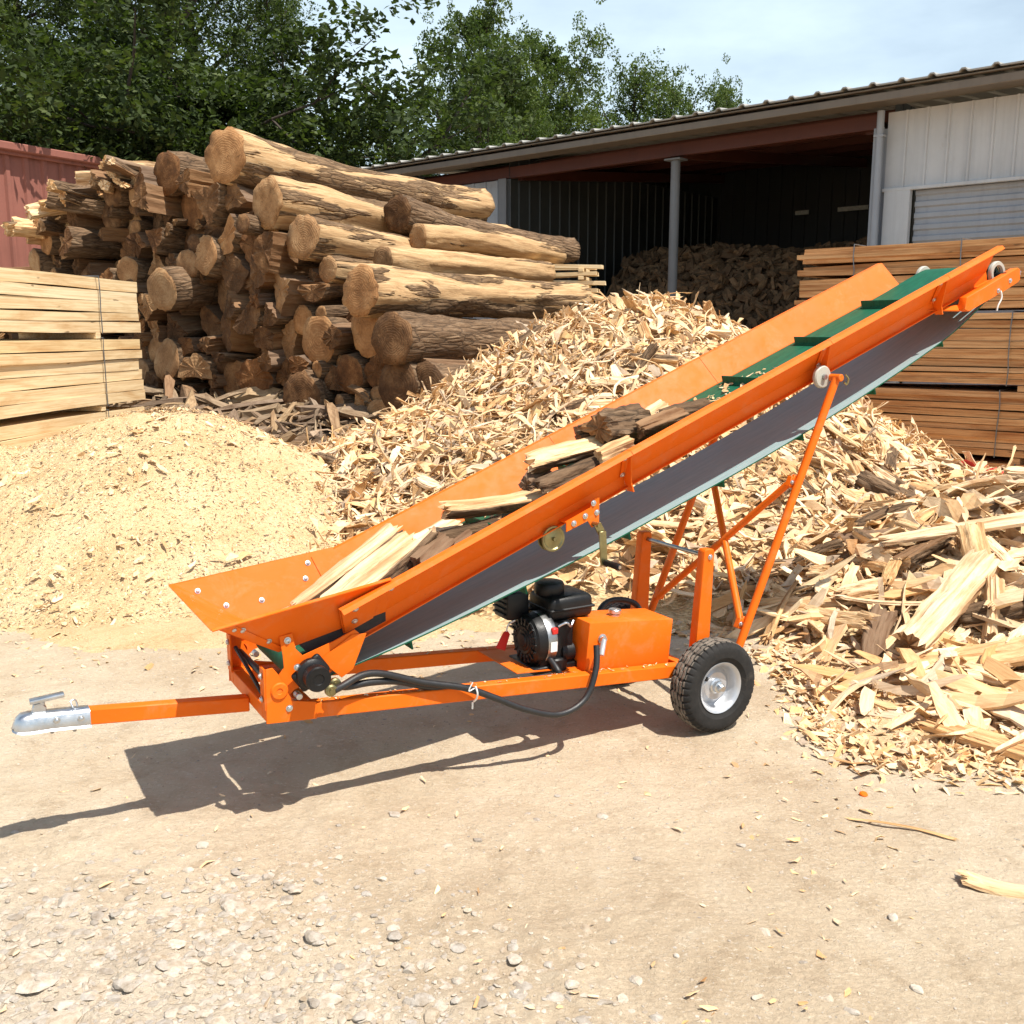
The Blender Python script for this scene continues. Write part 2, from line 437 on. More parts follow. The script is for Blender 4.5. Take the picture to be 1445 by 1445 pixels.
def metal_sheet(name, col, rust=(.16, .06, .025), rustamt=.3, rough=.5, streak=.35, metal=0.0):
    t = NT(name); v = t.coord()
    a = t.noise(v, .7, 6, .65); sv = t.noise(t.coord((3.2, 3.2, .18)), 1.5, 6, .7)
    c = t.ramp(a, [(.3, tuple(x * .86 for x in col)), (.7, tuple(min(1, x * 1.1) for x in col))])
    c = t.mix(c, tuple(x * .45 for x in col), t.ramp(sv, [(.50, 0.0), (.75, streak)]))
    c = t.mix(c, rust, t.ramp(t.noise(v, 2.2, 9, .78, .6), [(.60, 0.0), (.72, rustamt)]))
    return t.fin(c, rough, metal, t.bump(t.noise(v, 5, 3), .01, .2), .4)
M['shed_white'] = metal_sheet('white_cladding', (.50, .52, .535), (.30, .22, .14), .35)
M['shed_grey'] = metal_sheet('grey_cladding', (.30, .33, .36), (.18, .13, .09), .3)
M['shutter'] = metal_sheet('shutter_grey', (.33, .35, .38), (.2, .16, .12), .2, .45)
M['roofsheet'] = metal_sheet('roof_sheet', (.33, .32, .29), (.20, .13, .08), .5)
M['fascia'] = metal_sheet('fascia_trim', (.155, .132, .105), (.10, .06, .04), .4)
M['beam_red'] = metal_sheet('oxide_steel', (.080, .022, .012), (.04, .02, .015), .4)
M['post_dark'] = metal_sheet('dark_grey_steel', (.15, .16, .17), (.12, .07, .04), .4)
M['post_grey'] = metal_sheet('grey_steel', (.30, .33, .37), (.16, .10, .06), .4)
M['red_wall'] = metal_sheet('red_oxide_sheet', (.25, .092, .066), (.16, .10, .07), .5, .7, .6)
M['red_base'] = metal_sheet('red_base_paint', (.22, .024, .02), (.10, .03, .02), .4)
M['concrete'] = simple('concrete_floor', (.32, .30, .27), .9, 0, .25, 1.5, .006)
M['shed_inner'] = metal_sheet('dim_inner_sheet', (.040, .044, .042), (.03, .025, .02), .3)  # inner walls get a darker sheet, the shade of the bays put into the colour
M['gap_daylight'] = simple('pale_gap_daylight', (.7, .7, .62), .5)  # pale colour in place of bright sky seen through wall gaps
M['stone'] = simple('yard_stone', (.50, .43, .345), .9, 0, .25, 6, .006)
M['wire'] = simple('strap_steel', (.16, .17, .18), .4, .6, .2)

def stone_mat():
    t = NT('pebble'); rf = t.n('ShaderNodeAttribute', attribute_name='rnd').outputs['Fac']
    c = t.ramp(rf, [(0, (.44, .36, .265)), (.25, (.54, .46, .365)), (.5, (.42, .38, .33)), (.75, (.57, .495, .40)), (1, (.34, .30, .255))])
    c = t.mix(c, (.5, .42, .33), t.ramp(t.noise(t.coord(), 30, 6, .7), [(.35, .7), (.6, 0.0)]), 'MULTIPLY')
    return t.fin(c, .9, 0, t.bump(t.noise(t.coord(), 60, 5, .7), .008, .8), .2)
M['pebble'] = stone_mat()
def leaf_mat(name, c1, c2, c3):
    t = NT(name)
    rf = t.n('ShaderNodeAttribute', attribute_name='rnd').outputs['Fac']
    c = t.ramp(rf, [(0, c1), (.6, c2), (1, c3)])
    tr = t.n('ShaderNodeBsdfTranslucent'); t.l(t.mix(c, (1.3, 1.5, .5), 1., 'MULTIPLY'), tr.inputs[0])
    mx = t.n('ShaderNodeMixShader'); mx.inputs[0].default_value = .30
    t.fin(c, .6, 0, None, .16)
    t.l(t.p.outputs[0], mx.inputs[1]); t.l(tr.outputs[0], mx.inputs[2]); t.l(mx.outputs[0], t.out.inputs[0])
    return t.m
M['leaf_dark'] = leaf_mat('dark_leaf', (.022, .034, .012), (.046, .068, .021), (.095, .122, .040))
M['leaf_mid'] = leaf_mat('mid_leaf', (.032, .050, .017), (.066, .098, .030), (.130, .165, .052))
M['leaf_light'] = leaf_mat('light_leaf', (.034, .056, .016), (.076, .114, .032), (.150, .185, .056))
M['trunk'] = simple('tree_bark', (.055, .042, .032), .9, 0, .4, 5, .03)

# ------------------------------------------------------------------ camera, sun, sky
H = 1.75
cam = bpy.data.cameras.new('camera'); co = bpy.data.objects.new('camera', cam); COL.objects.link(co)
cam.sensor_width = 36; cam.lens = 36 * 1400 / 1445; cam.clip_start = .05; cam.clip_end = 3000
co.location = (0, 0, H); co.rotation_euler = (R(90) - math.atan(252 / 1400.), 0, 0)
scene.camera = co
EL, AZ = R(63), R(127)            # azimuth clockwise from +Y
sdir = Vector((math.sin(AZ) * math.cos(EL), math.cos(AZ) * math.cos(EL), math.sin(EL)))
sl = bpy.data.lights.new('sun', 'SUN'); so = bpy.data.objects.new('sun', sl); COL.objects.link(so)
sl.energy = 5.0; sl.angle = R(.5); sl.color = (1, .95, .87)
so.rotation_euler = sdir.to_track_quat('Z', 'Y').to_euler(); so.location = (10, -6, 20)
w = bpy.data.worlds.new('World'); scene.world = w; w.use_nodes = True
nt = w.node_tree; nt.nodes.clear()
wo = nt.nodes.new('ShaderNodeOutputWorld'); bg = nt.nodes.new('ShaderNodeBackground'); nt.links.new(bg.outputs[0], wo.inputs[0])
sky = nt.nodes.new('ShaderNodeTexSky'); sky.sky_type = 'NISHITA'; sky.sun_disc = False
sky.sun_elevation = EL; sky.sun_rotation = AZ; sky.air_density = 1.0; sky.dust_density = 1.5; sky.ozone_density = 1.2
tc = nt.nodes.new('ShaderNodeTexCoord'); vm = nt.nodes.new('ShaderNodeVectorMath'); vm.operation = 'MULTIPLY'; vm.inputs[1].default_value = (1.4, 1.4, 4.)
nt.links.new(tc.outputs['Generated'], vm.inputs[0])
cn = nt.nodes.new('ShaderNodeTexNoise'); cn.inputs['Scale'].default_value = 1.5; cn.inputs['Detail'].default_value = 7; cn.inputs['Roughness'].default_value = .55
nt.links.new(vm.outputs[0], cn.inputs['Vector'])
cr = nt.nodes.new('ShaderNodeValToRGB'); cr.color_ramp.elements[0].position = .30; cr.color_ramp.elements[0].color = (.35, .35, .35, 1); cr.color_ramp.elements[1].position = .60; cr.color_ramp.elements[1].color = (.95, .95, .95, 1)
nt.links.new(cn.outputs['Fac'], cr.inputs[0])
mx = nt.nodes.new('ShaderNodeMix'); mx.data_type = 'RGBA'; sz = nt.nodes.new('ShaderNodeSeparateXYZ'); nt.links.new(tc.outputs['Generated'], sz.inputs[0])
hz = nt.nodes.new('ShaderNodeMapRange'); hz.inputs[1].default_value = .28; hz.inputs[2].default_value = .75; hz.inputs[3].default_value = 1.; hz.inputs[4].default_value = .12
nt.links.new(sz.outputs[2], hz.inputs[0]); hm = nt.nodes.new('ShaderNodeMath'); hm.operation = 'MULTIPLY'
nt.links.new(cr.outputs[0], hm.inputs[0]); nt.links.new(hz.outputs[0], hm.inputs[1]); nt.links.new(hm.outputs[0], mx.inputs[0]); nt.links.new(sky.outputs[0], mx.inputs[6]); mx.inputs[7].default_value = (7.2, 8.8, 9.9, 1)
nt.links.new(mx.outputs[2], bg.inputs[0]); bg.inputs[1].default_value = .085
vs = scene.view_settings; vs.view_transform = 'Standard'; vs.look = 'None'; vs.exposure = .57; vs.gamma = 1
scene.cycles.max_bounces = 6
# ------------------------------------------------------------------ terrain and heaps as height fields
def sstep(a, b, x):
    t = np.clip((np.asarray(x, float) - a) / (b - a), 0, 1); return t * t * (3 - 2 * t)

def ground_h(x, y):
    x = np.asarray(x, float); y = np.asarray(y, float)
    near = 1 - sstep(9, 16, np.hypot(x, y))
    h = .05 * fbm2(x * .35, y * .35, 3, 1) * sstep(3.2, 9, np.hypot(x - .2, y - 3.8))
    rough = .25 + .75 * sstep(1.25, .2, np.abs(y - 2.5) * .9 + np.maximum(0, x + .6) * .7 - .6 * fbm2(x * 1.2, y * 1.2, 3, 8))
    h = h + near * (.016 * fbm2(x * 1.6, y * 1.6, 3, 2) + (.012 + .022 * rough) * fbm2(x * 6, y * 7.5, 4, 3) + (.006 + .020 * rough) * np.abs(fbm2(x * 15, y * 19, 3, 4)) + (.002 + .010 * rough) * sstep(.08, .22, fbm2(x * 7, y * 9.5, 3, 6)))
    return h

def cone(x, y, cx, cy, hh, rl, rr, rf, rb, p=1.25, soft=.22, seed=0, warp=.35):
    wx = x + warp * fbm2(x * .55, y * .55, 3, seed + 50) * 2; wy = y + warp * fbm2(x * .55 + 9, y * .55, 3, seed + 60) * 2
    dx = wx - cx; dy = wy - cy
    d = np.sqrt((dx / np.where(dx < 0, rl, rr)) ** 2 + (dy / np.where(dy < 0, rf, rb)) ** 2)
    d = np.sqrt(d * d + soft * soft) - soft * .55
    return hh * np.clip(1 - d, 0, None) ** p

def saw_h(x, y):
    a = cone(x, y, -2.85, 8.6, 1.22, 2.9, 2.35, 2.7, 2.2, 1.15, .22, 3, .18)
    b = cone(x, y, -4.6, 8.3, .88, 2.2, 2.4, 2.2, 2.2, 1.15, .25, 5, .18)
    return np.maximum(a, b) + .10 * np.minimum(a, b)
def chip_h(x, y):
    a = cone(x, y, 1.40, 11.0, 2.28, 4.0, 3.7, 4.9, 4.5, 1.12, .18, 11, .35)
    b = cone(x, y, -.9, 9.5, .95, 2.2, 3.0, 2.6, 3., 1.1, .25, 13, .3)
    c = cone(x, y, 3.3, 8.7, .66, 2.6, 3.0, 2.6, 3., 1.1, .25, 15, .3)
    return np.maximum(np.maximum(a, b), c) + .09 * fbm2(x * 1.8, y * 1.8, 4, 21) * (a > .02)
def slab_h(x, y):
    a = cone(x, y, 3.35, 6.55, .80, 2.0, 2.5, 1.75, 1.9, 1.05, .2, 17, .3)
    b = cone(x, y, 2.9, 4.75, .13, 1.5, 2., 1.1, 1.2, .9, .2, 19, .3)
    return np.maximum(a, b) + .10 * fbm2(x * 2.6, y * 2.6, 4, 23) * (a > .02)
GD = np.array([.59, .81]) / math.hypot(.59, .81)      # the way the big logs run
ED = np.array([-GD[1], GD[0]])                        # along the face of the log pile
PF = np.array([-1.4, 11.5])
def debris_h(x, y):
    t = (x - PF[0]) * ED[0] + (y - PF[1]) * ED[1]; n = (x - PF[0]) * GD[0] + (y - PF[1]) * GD[1]
    h = .82 * sstep(-3.4, -.25, n) * sstep(-1.6, .6, t) * sstep(9.4, 7.2, t) * sstep(3., 1.5, n)
    return h * (1 + .5 * fbm2(x * 1.3, y * 1.3, 4, 31))

def heap_mesh(name, hf, x0, x1, y0, y1, res, mat, extra=0.0, detail=None, sink=.03):
    xs = np.arange(x0, x1 + res, res); ys = np.arange(y0, y1 + res, res)
    X, Y = np.meshgrid(xs, ys); h = hf(X, Y)
    Z = ground_h(X, Y) + h - sink
    if detail is not None: Z = Z + detail(X, Y) * sstep(0.0, .12, h)
    V = np.stack([X, Y, Z], -1).reshape(-1, 3)
    ny, nx = X.shape; idx = np.arange(nx * ny).reshape(ny, nx)
    F = np.stack([idx[:-1, :-1], idx[:-1, 1:], idx[1:, 1:], idx[1:, :-1]], -1).reshape(-1, 4)
    keep = (h.ravel()[F] > .004).any(1); F = F[keep]
    used = np.unique(F); mp = -np.ones(len(V), int); mp[used] = np.arange(len(used))
    return V[used], mp[F]

# ground: one sheet, fine where the camera stands
def axis(lo, hi, step, far):
    a = list(np.arange(lo, hi, step)); s = step; v = hi
    while v < far: a.append(v); s *= 1.22; v += s
    a.append(far); s = step; v = lo - step; b = []
    while v > -far: b.append(v); s *= 1.22; v -= s
    b.append(-far); return np.array(b[::-1] + a)
gx = axis(-3.0, 3.0, .016, 400); gy = axis(1.9, 5.6, .016, 400)
X, Y = np.meshgrid(gx, gy); Z = ground_h(X, Y)
V = np.stack([X, Y, Z], -1).reshape(-1, 3); ny, nx = X.shape; idx = np.arange(nx * ny).reshape(ny, nx)
F = np.stack([idx[:-1, :-1], idx[:-1, 1:], idx[1:, 1:], idx[1:, :-1]], -1).reshape(-1, 4)
tag(mesh_np('ground', V, [F], [M['ground']], smooth=True), 'pale packed dirt yard with scattered stones and wood litter', kind='structure')

# ------------------------------------------------------------------ batches of small pieces
def surf(hf, x, y, e=.04):
    z = ground_h(x, y) + hf(x, y)
    nx = -(hf(x + e, y) - hf(x - e, y)) / (2 * e); ny = -(hf(x, y + e) - hf(x, y - e)) / (2 * e)
    n = np.stack([nx, ny, np.ones_like(nx)], -1); n /= np.linalg.norm(n, axis=-1, keepdims=True)
    return np.stack([x, y, z], -1), n

def frames(n, yaw, tilt, roll):
    """rows: local axes in the world for pieces lying on normals n"""
    ref = np.where(np.abs(n[:, :1]) > .9, np.array([[0, 1., 0]]), np.array([[1., 0, 0]]))
    a = np.cross(n, ref); a /= np.linalg.norm(a, axis=1, keepdims=True); b = np.cross(n, a)
    d = a * np.cos(yaw)[:, None] + b * np.sin(yaw)[:, None]
    d = d * np.cos(tilt)[:, None] + n * np.sin(tilt)[:, None]
    s = np.cross(n, d); s /= np.linalg.norm(s, axis=1, keepdims=True); u = np.cross(d, s)
    s2 = s * np.cos(roll)[:, None] + u * np.sin(roll)[:, None]; u2 = np.cross(d, s2)
    return np.stack([d, s2, u2], 1)

def strips(P, n, L, W, T, bend, side, twist, yaw, tilt, roll, lift, r, segs=4, ragged=.35):
    """curved shavings / splinters: (verts, quads, gv, rnd)"""
    N = len(P); S = np.linspace(-.5, .5, segs + 1)
    V = np.zeros((N, segs + 1, 4, 3))
    for k, s in enumerate(S):
        e = 1 - (abs(2 * s) ** 3) * r.uniform(.1, .9, N)
        wv = W * e * r.uniform(1 - ragged, 1 + ragged * .4, N); th = T * r.uniform(.6, 1.1, N) * (1 - .5 * abs(2 * s) ** 4)
        x = s * L; z = bend * L * (s * s * 4 - .5); y0 = side * L * (s * s * 4 - .5) + r.normal(0, .06, N) * W
        ca, sa = np.cos(twist * s), np.sin(twist * s)
        for j, (a, b) in enumerate(((-1, -1), (1, -1), (1, 1), (-1, 1))):
            yy = a * wv / 2; zz = b * th / 2
            V[:, k, j, 0] = x + (r.normal(0, .05, N) * L if k in (0, segs) else 0)
            V[:, k, j, 1] = y0 + yy * ca - zz * sa; V[:, k, j, 2] = z + yy * sa + zz * ca
    Fr = frames(n, yaw, tilt, roll)
    loc = V.reshape(N, -1, 3)
    wv = np.einsum('nki,nij->nkj', loc, Fr) + (P + n * lift[:, None])[:, None, :]
    f = []
    for k in range(segs):
        for j in range(4):
            j2 = (j + 1) % 4; f.append((k * 4 + j, k * 4 + j2, (k + 1) * 4 + j2, (k + 1) * 4 + j))
    f.append((3, 2, 1, 0)); m = segs * 4; f.append((m, m + 1, m + 2, m + 3))
    f = np.array(f); K = (segs + 1) * 4
    F = (f[None] + (np.arange(N) * K)[:, None, None]).reshape(-1, 4)
    gv = loc + r.uniform(0, 60, (N, 1, 3))
    rnd = np.repeat(r.uniform(0, 1, N), K)
    return wv.reshape(-1, 3), F, gv.reshape(-1, 3), rnd

class Batch:
    def __init__(s): s.V = []; s.F = []; s.G = []; s.Rn = []; s.M = []; s.n = 0
    def add(s, V, F, G=None, Rn=None, mat=0):
        s.V.append(V); s.F.append(F + s.n); s.n += len(V)
        s.G.append(V if G is None else G); s.Rn.append(np.zeros(len(V)) if Rn is None else Rn); s.M.append(np.full(len(F), mat))
    def build(s, name, mats, smooth=False):
        return mesh_np(name, np.concatenate(s.V), [np.concatenate(s.F)], mats, np.concatenate(s.M), smooth, np.concatenate(s.G), np.concatenate(s.Rn))

def scatter(hf, x0, x1, y0, y1, n, prob, r):
    x = r.uniform(x0, x1, n * 4); y = r.uniform(y0, y1, n * 4)
    k = r.uniform(0, 1, n * 4) < prob(x, y); return x[k][:n], y[k][:n]

r = np.random.default_rng(11)
# --- sawdust pile
B = Batch()
V, F = heap_mesh('s', saw_h, -7.4, 0.3, 5.0, 11.6, .028, None,
                 detail=lambda x, y: .10 * fbm2(x * 1.6, y * 2.2, 3, 70) + .05 * fbm2(x * 4, y * 4, 3, 71) + .030 * fbm2(x * 14, y * 14, 3, 72) + .016 * fbm2(x * 33, y * 33, 2, 73))
B.add(V, F, mat=0)
def flakes(hf, n, x0, x1, y0, y1, prob, lo, hi, B, mat, r, wr=(.25, .6), tr=.12, tilt=.3, bend=.12):
    x, y = scatter(hf, x0, x1, y0, y1, n, prob, r); N = len(x)
    P, nn = surf(hf, x, y)
    L = np.exp(r.uniform(math.log(lo), math.log(hi), N)); W = L * r.uniform(*wr, N); T = np.maximum(.0015, W * tr)
    B.add(*strips(P, nn, L, W, T, r.normal(0, bend, N), r.normal(0, .06, N), r.normal(0, .5, N), r.uniform(0, 6.28, N),
                  r.normal(0, tilt, N), r.normal(0, .4, N), r.uniform(-.005, .012, N), r, segs=2), mat)
flakes(saw_h, 22000, -6.0, .2, 5.2, 9.3, lambda x, y: (saw_h(x, y) > .01) * 1., .008, .028, B, 1, r)
flakes(saw_h, 2600, -6.0, .2, 5.2, 9.3, lambda x, y: (saw_h(x, y) > .01) * (.2 + .8 * sstep(.4, .6, vn2(x * 2.1, y * 2.1, 15))), .012, .04, B, 2, r)
flakes(saw_h, 420, -6.5, .2, 5.2, 9.6, lambda x, y: (saw_h(x, y) > .01) * sstep(.35, .55, vn2(x * 1.1, y * 1.1, 5)), .05, .13, B, 1, r)
tag(B.build('sawdust_pile', [M['saw'], M['wood_saw'], M['wood_debris']]), 'pale yellow conical sawdust pile in front of the strapped lumber', 'sawdust pile')

# --- sawdust and chips spread thin on the dirt round the heaps
B = Batch()
zero = lambda x, y: np.zeros_like(x)
def spread(x, y):
    a = sstep(4.6, 6.4, y + 1.1 * fbm2(x * .9, y * .9, 4, 81)) * sstep(9.5, 8., y) * sstep(-7, -5.5, x)
    b = sstep(1.0, 2.0, x + .5 * fbm2(x * 1.3, y * 1.3, 3, 83)) * sstep(3.3, 4.3, y + .5 * fbm2(x * 1.5, y * 1.5, 3, 85))
    return np.clip(np.maximum(a, b) + .012, 0, 1)
V, F = heap_mesh('t', lambda x, y: .035 * sstep(.25, .9, spread(x, y)), -7, 5.5, 3.2, 10, .05, None, sink=.012, detail=lambda x, y: .02 * fbm2(x * 9, y * 9, 3, 88))
B.add(V, F, mat=2)
flakes(zero, 9000, -6, 4.5, 3.2, 9, spread, .02, .07, B, 0, r, tilt=.2)
flakes(zero, 5200, 0.8, 3.6, 3.1, 6.8, lambda x, y: sstep(.15, .8, spread(x, y)), .05, .17, B, 1, r, wr=(.15, .42), tilt=.2, bend=.2)
flakes(zero, 5200, 1.0, 2.9, 3.15, 5.3, lambda x, y: sstep(.1, .6, spread(x, y)), .04, .15, B, 1, r, wr=(.15, .42), tilt=.25, bend=.25)
flakes(zero, 700, -3, 3.5, 2.0, 5.6, lambda x, y: .1 + sstep(.5, .7, vn2(x * .8, y * .8, 44)), .012, .05, B, 1, r, tilt=.1)
tag(B.build('wood_litter', [M['wood_saw'], M['wood_chip'], M['saw']]), kind='stuff')

# --- the big heap of shredded wood
B = Batch()
V, F = heap_mesh('c', chip_h, -4.2, 6.6, 5.6, 13.5, .05, None, detail=lambda x, y: .09 * fbm2(x * 5, y * 5, 4, 91))
B.add(V, F, mat=0)
def big(n, lo, hi, wr, tr, prob, tilt, bend, lift, hf=chip_h, box=(-3.6, 6., 6.0, 12.2), mat=1, segs=4, side=.08):
    x, y = scatter(hf, *box, n, prob, r); N = len(x)
    P, nn = surf(hf, x, y, .08)
    L = np.exp(r.uniform(math.log(lo), math.log(hi), N)); W = L * r.uniform(*wr, N); T = np.maximum(.003, W * r.uniform(.5, 1.3, N) * tr)
    B.add(*strips(P, nn, L, W, T, r.normal(0, bend, N), r.normal(0, side, N), r.normal(0, .8, N), r.uniform(0, 6.28, N),
                  r.normal(.1, tilt, N), r.normal(0, .55, N), r.uniform(-.02, lift, N), r, segs=segs), mat)
on = lambda x, y: (chip_h(x, y) > .015) * 1.
upper = lambda x, y: on(x, y) * (.35 + .65 * sstep(1.6, -.6, x - .35 * (y - 8)))
lower = lambda x, y: .8 * on(x, y) * (.15 + .85 * sstep(-.2, 2.2, x - .25 * (y - 8)))
big(8500, .04, .13, (.12, .4), .18, on, .4, .12, .03, segs=2)
big(2100, .18, .48, (.035, .09), .35, upper, .45, .22, .12, segs=6, side=.22)
big(5200, .12, .34, (.12, .34), .16, upper, .38, .15, .08, segs=5, side=.10)
big(3400, .10, .34, (.13, .34), .16, lower, .30, .10, .07)
tag(B.build('wood_chips', [M['litter'], M['wood_chip']]), kind='stuff')

# --- litter body of the slab heap
B = Batch()
V, F = heap_mesh('d', slab_h, 0.6, 6.2, 3.2, 9.0, .05, None, detail=lambda x, y: .08 * fbm2(x * 5, y * 5, 4, 95))
B.add(V, F, mat=0)
ons = lambda x, y: (slab_h(x, y) > .012) * 1.
bx = (.9, 5.4, 3.4, 8.2)
big(3600, .05, .16, (.15, .4), .18, ons, .3, .10, .03, slab_h, bx, segs=2)
big(1500, .18, .55, (.10, .30), .18, ons, .25, .07, .07, slab_h, bx)
tag(B.build('wood_splinters', [M['litter'], M['wood_chip']]), kind='stuff')

# --- grey bark and broken branches below the log pile
B = Batch()
V, F = heap_mesh('e', debris_h, -10.5, 1.2, 7.5, 18, .08, None, detail=lambda x, y: .16 * fbm2(x * 3, y * 3, 4, 97))
B.add(V, F, mat=0)
ond = lambda x, y: (debris_h(x, y) > .03) * 1.
bx = (-9, .8, 8.3, 16)
big(2400, .15, .6, (.06, .22), .8, ond, .3, .12, .10, debris_h, bx, side=.14)
big(420, .4, 1.1, (.08, .2), .9, ond, .2, .08, .14, debris_h, bx)
tag(B.build('bark_debris', [M['bark'], M['wood_debris']]), kind='stuff')

# --- pebbles and broken stones of the yard
ico = bmesh.new(); bmesh.ops.create_icosphere(ico, subdivisions=1, radius=1); ico.verts.ensure_lookup_table()
JV = np.array([v.co[:] for v in ico.verts]); JF = np.array([[v.index for v in f.verts] for f in ico.faces]); ico.free()
ico = bmesh.new(); bmesh.ops.create_icosphere(ico, subdivisions=2, radius=1); ico.verts.ensure_lookup_table()
IV = np.array([v.co[:] for v in ico.verts]); IF = np.array([[v.index for v in f.verts] for f in ico.faces]); ico.free()
def stones(n, lo, hi, prob, box, B, r, p=2.2, IV=IV, IF=IF):
    x, y = scatter(zero, *box, n, prob, r); N = len(x)
    s = lo * (hi / lo) ** (r.uniform(0, 1, N) ** p)
    sc = np.stack([s * r.uniform(.7, 1.2, N), s * r.uniform(.5, 1., N), s * r.uniform(.16, .42, N)], -1)
    V = np.repeat(IV[None], N, 0)
    # cut flat facets so the stones look broken rather than round
    for k in range(7):
        d = r.normal(0, 1, (N, 1, 3)); d /= np.linalg.norm(d, axis=2, keepdims=True); c = r.uniform(.45, .85, (N, 1))
        ov = np.maximum(0, (V * d).sum(2) - c); V = V - d * ov[..., None]
    V = V * sc[:, None, :]
    a = r.uniform(0, 6.28, N); ca, sa = np.cos(a)[:, None], np.sin(a)[:, None]
    X2 = V[..., 0] * ca - V[..., 1] * sa; Y2 = V[..., 0] * sa + V[..., 1] * ca
    z = ground_h(x, y) + sc[:, 2] * r.uniform(-.5, .25, N)
    W = np.stack([X2 + x[:, None], Y2 + y[:, None], V[..., 2] + z[:, None]], -1).reshape(-1, 3)
    F = (IF[None] + (np.arange(N) * len(IV))[:, None, None]).reshape(-1, 3)
    B.add(W, F, W, np.repeat(r.uniform(0, 1, N), len(IV)))
B = Batch()
patch = lambda x, y: np.clip(sstep(1.15, .15, np.abs(y - 2.25) * 1.15 + np.maximum(0, x + .65) * .95 - .8 * fbm2(x * 1.3, y * 1.3, 3, 8)) + .02, 0, 1)
stones(4200, .008, .030, patch, (-1.9, .9, 1.9, 3.4), B, r)
stones(160, .028, .055, patch, (-1.9, .4, 1.9, 3.2), B, r)
stones(1500, .004, .014, patch, (-1.9, 1.6, 1.9, 3.6), B, r)
stones(26000, .0016, .0085, lambda x, y: .25 + .75 * sstep(.3, .7, vn2(x * 1.7, y * 1.7, 9)), (-2.8, 2.3, 1.9, 5.4), B, r, 2.0, JV, JF)
stones(420, .006, .016, lambda x, y: .2 + .8 * sstep(.3, .7, vn2(x * 1.7, y * 1.7, 9)), (-2.6, 2.3, 1.9, 5.4), B, r, 2.0)
tag(B.build('gravel', [M['pebble']], smooth=False), kind='stuff')
#PART3
# ------------------------------------------------------------------ the conveyor: local axes u (towards discharge), v (away), z (up)
CV = empty('log_conveyor', (.929, 4.158, 0), R(30))
tag(CV, 'orange towable firewood conveyor with green cleated belt, petrol engine and two wheels', 'conveyor')
OR = M['orange']; SL = .394; AL = math.atan(SL); VC = .42
zt = lambda u: 1.461 + SL * u
def BP(u, h, n): return (u - n * math.sin(AL), VC + h, zt(u) + n * math.cos(AL))

def bolt_mesh(name, mat, rr=.0085):
    bm = bmesh.new(); add_lathe(bm, [(rr * 1.5, 0), (rr * 1.5, .0015), (rr, .002), (rr * .92, .006), (rr * .5, .008), (0, .0085)], (0, 0, 0), (0, 0, 1), 10)
    o = obj(name, bm, mat); COL.objects.unlink(o); return o
BOLT = bolt_mesh('bolt', M['zinc']); RIV = bolt_mesh('rivet', M['silver'], .0075)
def bolt(parent, p, d=(0, -1, 0), src=None):
    c = (src or BOLT).copy(); COL.objects.link(c); c.parent = parent
    c.location = p; c.rotation_euler = Vector((0, 0, 1)).rotation_difference(Vector(d)).to_euler(); return c

# chassis
zb = lambda u: .228 - .0875 * u            # underside of the rails
def rail(v0, v1, u0=-1.98, u1=.075, h=.058):
    bm = bmesh.new(); add_prism_uz(bm, [(u0, zb(u0)), (u1, zb(u1)), (u1, zb(u1) + h), (u0, zb(u0) + h)], v0, v1, 0, .004); return bm
fr = obj('chassis_rail', rail(.15, .20), OR, CV); obj('chassis_rail', rail(.60, .65), OR, CV)
for u0, wd in ((-1.98, .055), (-.66, .05), (-.10, .05)):
    bm = bmesh.new(); add_prism_uz(bm, [(u0, zb(u0)), (u0 + wd, zb(u0 + wd)), (u0 + wd, zb(u0 + wd) + .056), (u0, zb(u0) + .056)], .201, .599, 0, .003)
    obj('cross_beam', bm, OR, CV)
bm = bmesh.new(); add_prism_uz(bm, [(-1.86, zb(-1.86) + .02), (-1.80, zb(-1.80) + .02), (-1.80, zb(-1.80) + .058), (-1.86, zb(-1.86) + .058)], .201, .599, 0, .003); obj('cross_beam', bm, OR, CV)
bm = bmesh.new(); add_prism_uz(bm, [(-.90, zb(-.90) + .052), (-.10, zb(-.1) + .052), (-.10, zb(-.1) + .056), (-.90, zb(-.9) + .056)], .26, .598); obj('mounting_plate', bm, OR, CV)
# tow bar and coupler
VT = .39
tz = lambda u: .372 - .108 * (u + 1.985)
bm = bmesh.new(); add_prism_uz(bm, [(-2.56, tz(-2.56)), (-1.981, tz(-1.981)), (-1.981, tz(-1.981) + .056), (-2.56, tz(-2.56) + .056)], VT - .024, VT + .024, 0, .004); obj('tow_bar', bm, OR, CV)
bm = bmesh.new()
cs = []   # coupler: pressed steel body swept from the tube sleeve to the ball cup
for u, hw, z0, z1 in ((-2.525, .030, -.003, .060), (-2.60, .030, -.004, .058), (-2.65, .030, -.005, .056), (-2.685, .033, -.007, .055), (-2.715, .035, -.008, .053), (-2.735, .034, -.008, .048), (-2.750, .029, -.007, .037), (-2.760, .020, -.005, .020), (-2.765, .010, -.003, .004)):
    z = tz(u)
    ring = [(-hw - .008, z0), (-hw, z0 + .006), (-hw, z1 - .012), (-hw + .012, z1), (hw - .012, z1), (hw, z1 - .012), (hw, z0 + .006), (hw + .008, z0)]
    cs.append([bm.verts.new((u, VT + a, z + b)) for a, b in ring])
for a, b in zip(cs, cs[1:]):
    for k in range(8): bm.faces.new((a[k], a[(k + 1) % 8], b[(k + 1) % 8], b[k]))
bm.faces.new(cs[0][::-1]); bm.faces.new(cs[-1])
cp = obj('coupler', bm, M['zinc'], CV, angle=50)
for u in (-2.63, -2.555): bolt(cp, (u, VT - .034, tz(u) + .03)).scale = (.9, .9, .9)
